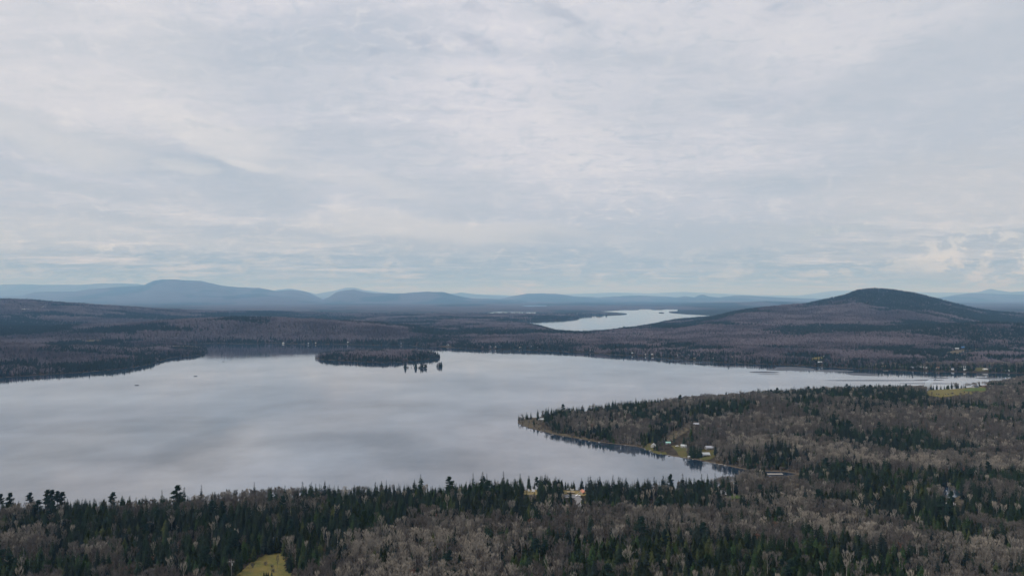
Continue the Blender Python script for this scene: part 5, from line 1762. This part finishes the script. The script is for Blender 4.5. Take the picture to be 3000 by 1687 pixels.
def assemble(d):
    n = len(d['x'])
    lo = np.array([HEIGHTS[k][0] for k in d['kind']])
    hi = np.array([HEIGHTS[k][1] for k in d['kind']])
    stand = fbm(d['x'], d['y'], 45, 3, 81)
    q = np.clip(0.55 * stand + 0.45 * rng.random(n), 0, 1)
    edge = 0.75 + 0.25 * sstep(3, 18, d['s'])
    d['h'] = (lo + (hi - lo) * q ** 1.0) * edge * np.where(rng.random(n) < 0.12, 1.18, 1.0) * np.where(rng.random(n) < 0.15, 0.72, 1.0)
    d['form'] = np.array([rng.integers(len(FORMS[k])) for k in d['kind']])
    d['w'] = rng.uniform(0.85, 1.2, n)
    d['rot'] = rng.uniform(0, 6.283, n)
    return d


near_all = assemble(near_all)
mid_all = assemble(mid_all)


# individuals: the trees of each kind that show largest
def region_label(px, ty, kind, h):
    lo, hi = HEIGHTS[kind]
    q = (h - lo) / (hi - lo)
    tall = 'low ' if q < 0.35 else ('tall ' if q > 0.68 else '')
    base = {'spruce': 'dark green spruce', 'young_fir': 'olive green conifer', 'bare': 'leafless grey-brown tree', 'pale': 'leafless silvery tree', 'birch': 'leafless birch',
            'red': 'bare tree with reddish buds', 'pine': 'dark green pine'}[kind]
    row = 'at the lower edge, ' if ty > 1590 else ('one row up, ' if ty > 1545 else 'farther back, ')
    for lim, w_ in ((170, 'in the bottom left corner'), (330, 'by the bare clump at bottom left'), (520, 'left of the utility pole'), (700, 'just left of the near meadow'),
                    (860, 'above the near meadow'), (1010, 'where dark wood meets the bare wood'), (1200, 'at the broad bare wood\'s left'), (1400, 'in the broad bare wood'),
                    (1620, 'at the broad bare wood\'s right'), (1790, 'around the silvery bushy tree'), (1960, 'in the middle of the green wood'), (2150, 'at the right of the green wood'),
                    (2350, 'left of the forked white birches'), (2560, 'among the forked white birches'), (2780, 'past the forked white birches'), (3100, 'in the bottom right corner')):
        if px < lim:
            break
    return tall + base + ' ' + row + w_


NAMES = {'spruce': ('spruce_tree', 'spruce'), 'young_fir': ('young_conifer', 'conifer'), 'bare': ('bare_tree', 'tree'), 'pale': ('silver_tree', 'tree'), 'birch': ('birch_tree', 'birch'), 'red': ('budding_tree', 'tree'),
         'pine': ('pine_tree', 'pine'), 'cedar': ('cedar_tree', 'cedar')}


def plant(kind, form, x, y, z, h, wf, rot, label, group, cat, name):
    tr, cr, _, hh = FORMS[kind][form]
    k = h / hh
    o = bpy.data.objects.new(name, None)
    COL.objects.link(o)
    o.empty_display_size = 0.5
    o.location = (x, y, z - 0.1)
    o.rotation_euler = (0, 0, rot)
    wk = k * wf
    o.scale = (wk, wk, k)
    o['label'] = label
    o['category'] = cat
    if group:
        o['group'] = group
    for nm, me in (('trunk', tr), ('crown', cr)):
        p = bpy.data.objects.new(nm, me)
        COL.objects.link(p)
        p.parent = o


count = {}
for kd, form, x, y, z, h, wf, rot, label, group, cat, name in HAND:
    nm, ct = NAMES[kd]
    if form is None:
        form = random.randrange(len(FORMS[kd]))
    plant(kd, form, x, y, z, h, wf, rot, label, group, cat if cat != 'tree' else ct, name or nm)
    count[kd] = count.get(kd, 0) + 1

LIMIT = 300
PX, PY = pix(near_all['x'], near_all['y'], near_all['z'] + near_all['h'] * 0.6)
TX, TY = pix(near_all['x'], near_all['y'], near_all['z'] + near_all['h'])
size = near_all['h'] / near_all['y']
inframe = (PX > 5) & (PX < 2995) & (TY < 1640) & (TY > 1000)
single = np.zeros(len(PX), bool)
for kd in ('spruce', 'young_fir', 'bare', 'pale', 'birch', 'red', 'pine'):
    ids = np.flatnonzero((near_all['kind'] == kd) & inframe)
    ids = ids[np.argsort(-size[ids])][:max(0, LIMIT - count.get(kd, 0))]
    single[ids] = True
for i in np.flatnonzero(single):
    kd = near_all['kind'][i]
    nm, ct = NAMES[kd]
    lab = region_label(PX[i], TY[i], kd, near_all['h'][i])
    plant(kd, int(near_all['form'][i]), float(near_all['x'][i]), float(near_all['y'][i]), float(near_all['z'][i]), float(near_all['h'][i]), float(near_all['w'][i]), float(near_all['rot'][i]),
          lab, 'near wood: ' + lab, ct, nm)


# ------------------------------------------------------------------ masses of trees (geometry nodes over points)
def mass(name, label, pts, forms, fidx, scl, rot):
    n = len(fidx)
    if n == 0:
        return
    me = bpy.data.meshes.new(name)
    me.vertices.add(n)
    me.vertices.foreach_set('co', np.asarray(pts, np.float32).ravel())
    a = me.attributes.new('tree_scale', 'FLOAT_VECTOR', 'POINT')
    a.data.foreach_set('vector', np.asarray(scl, np.float32).ravel())
    a = me.attributes.new('tree_turn', 'FLOAT', 'POINT')
    a.data.foreach_set('value', np.asarray(rot, np.float32))
    a = me.attributes.new('tree_form', 'INT', 'POINT')
    a.data.foreach_set('value', np.asarray(fidx, np.int32))
    ob = link(name, me, kind='stuff', label=label)
    cl = bpy.data.collections.new(name + '_forms')
    for i, fm in enumerate(forms):
        fo = bpy.data.objects.new('%s_form_%02d' % (name, i), fm)
        cl.objects.link(fo)
    ng = bpy.data.node_groups.new(name + '_scatter', 'GeometryNodeTree')
    ng.interface.new_socket('Geometry', in_out='INPUT', socket_type='NodeSocketGeometry')
    ng.interface.new_socket('Geometry', in_out='OUTPUT', socket_type='NodeSocketGeometry')
    N, L = ng.nodes, ng.links
    gi, go = N.new('NodeGroupInput'), N.new('NodeGroupOutput')
    ip = N.new('GeometryNodeInstanceOnPoints')
    ci = N.new('GeometryNodeCollectionInfo')
    ci.inputs['Collection'].default_value = cl
    ci.inputs['Separate Children'].default_value = True
    ci.inputs['Reset Children'].default_value = True
    ip.inputs['Pick Instance'].default_value = True

    def attr(nm, dt):
        nd = N.new('GeometryNodeInputNamedAttribute')
        nd.data_type = dt
        nd.inputs['Name'].default_value = nm
        return nd.outputs['Attribute']

    L.new(gi.outputs[0], ip.inputs['Points'])
    L.new(ci.outputs[0], ip.inputs['Instance'])
    L.new(attr('tree_form', 'INT'), ip.inputs['Instance Index'])
    L.new(attr('tree_scale', 'FLOAT_VECTOR'), ip.inputs['Scale'])
    cx = N.new('ShaderNodeCombineXYZ')
    L.new(attr('tree_turn', 'FLOAT'), cx.inputs[2])
    L.new(cx.outputs[0], ip.inputs['Rotation'])
    L.new(ip.outputs[0], go.inputs[0])
    md = ob.modifiers.new('scatter', 'NODES')
    md.node_group = ng
    return ob


def mass_near(name, label, kinds, sets):
    forms, offs = [], {}
    for kd in kinds:
        offs[kd] = len(forms)
        forms += [f[2] for f in FORMS[kd]]
    hs = [f[3] for kd in kinds for f in FORMS[kd]]
    P_, S_, F_, R_ = [], [], [], []
    for d, skip in sets:
        m = np.isin(d['kind'].astype(str), kinds)
        if skip is not None:
            m &= ~skip
        ids = np.flatnonzero(m)
        fi = np.array([offs[d['kind'][i]] + d['form'][i] for i in ids], int)
        k = d['h'][ids] / np.array(hs)[fi]
        P_.append(np.stack([d['x'][ids], d['y'][ids], d['z'][ids] - 0.1], 1))
        S_.append(np.stack([k * d['w'][ids], k * d['w'][ids], k], 1))
        F_.append(fi)
        R_.append(d['rot'][ids])
    mass(name, label, np.concatenate(P_), forms, np.concatenate(F_), np.concatenate(S_), np.concatenate(R_))
    return sum(map(len, F_))


sets = [(near_all, single), (mid_all, None)]
nn = [mass_near('conifer_forest', 'dark conifer wood along the near shore and over the point', ['spruce', 'young_fir', 'pine'], sets),
      mass_near('bare_forest', 'leafless grey-brown wood along the near shore and over the point', ['bare', 'pale', 'birch', 'red'], sets)]

# low brush under the bare woods
x, y = grid_pts(235, 900, 0.77, 4.4)
s = shore(x, y)
m = (s > 1.0)
x, y, s = x[m], y[m], s[m]
brush = (inside(TIP, x, y) | inside(BANK, x, y) | inside(YARD1, x, y) | inside(TRACK, x, y)) & (rng.random(len(x)) < 0.55)
brush |= (inside(MEADOW_HILL, x, y) | inside(MEADOW_NEAR, x, y) | inside(POND_EDGE, x, y) | inside(LAWN_EAST, x, y)) & (rng.random(len(x)) < 0.10)
m = (keep_clear(x, y, s) & ((conifer_share(x, y, s) < 0.6) | (s < 12))) | brush
x, y, s = x[m], y[m], s[m]
n = len(x)
sc = rng.uniform(0.6, 1.15, n)
mass('undergrowth', 'low brown brush under the leafless trees', np.stack([x, y, height(x, y, s) - 0.1], 1), [f[2] for f in FORMS['bush']], rng.integers(0, 3, n), np.stack([sc, sc, sc], 1), rng.uniform(0, 6.28, n))


# middle distance and far woods: smaller built trees
def far_zone(y0, y1, step, size_k):
    x, y, s, z = scatter(y0, y1, step)
    # leave out what the ridges hide well: nothing, but thin slopes facing away
    con = conifer_share(x, y, s)
    c = rng.random(len(x)) < con
    return x, y, s, z, c, size_k


FX, FY, FZ, FCn, FS = [], [], [], [], []
SS = []
for y0, y1, st, sk in [(1040, 1330, 5.2, 0.95), (1330, 2000, 5.6, 1.0), (2000, 2900, 7.2, 1.12), (2900, 3900, 9.0, 1.3), (3900, 5300, 12.0, 1.55)]:
    x, y, s, z, c, sk = far_zone(y0, y1, st, sk)
    if y0 == 1040:
        keep = x / y * F_PX + 1500 < 760
        x, y, s, z, c = x[keep], y[keep], s[keep], z[keep], c[keep]
    if y0 >= 3900:
        keep = rng.random(len(x)) > sstep(4500, 5300, y)
        x, y, s, z, c = x[keep], y[keep], s[keep], z[keep], c[keep]
    FX.append(x); FY.append(y); FZ.append(z); FCn.append(c); SS.append(s)
    FS.append(np.full(len(x), sk))
x, y, z, c, sk, s = map(np.concatenate, (FX, FY, FZ, FCn, FS, SS))
n = len(x)
stand = fbm(x, y, 90, 3, 87)
base_k = sk * (0.62 + 0.45 * stand + 0.28 * rng.random(n)) * (0.8 + 0.2 * sstep(4, 25, s))
base_k = np.where(rng.random(n) < 0.06, base_k * 1.22, base_k)
wid = base_k * rng.uniform(0.9, 1.25, n)
ht_k = np.where(c, base_k * 1.05, base_k * 0.98) / np.where(sk > 1.2, np.sqrt(sk), 1.0)
isl = inside(ISLAND, x, y)
pxx = 1500 + F_PX * x / y
leftland = (y < 2050) & (pxx < 640)
for nm, lab, msk in [('island_wood', 'trees covering the long low island in the lake', isl),
                     ('headland_wood', 'wood covering the low headland on the left shore', leftland & ~isl),
                     ('far_wood', 'leafless and conifer wood on the far shore and hills', ~isl & ~leftland)]:
    ids = np.flatnonzero(msk)
    fi = np.where(c[ids], rng.integers(0, 4, len(ids)), 4 + rng.integers(0, 5, len(ids)))
    mass(nm, lab, np.stack([x[ids], y[ids], z[ids] - 0.2], 1), FAR_C + FAR_B, fi, np.stack([wid[ids], wid[ids], ht_k[ids]], 1), rng.uniform(0, 6.28, len(ids)))
print('trees near', nn, 'far', n, 'single', int(single.sum()), 'hand', len(HAND))
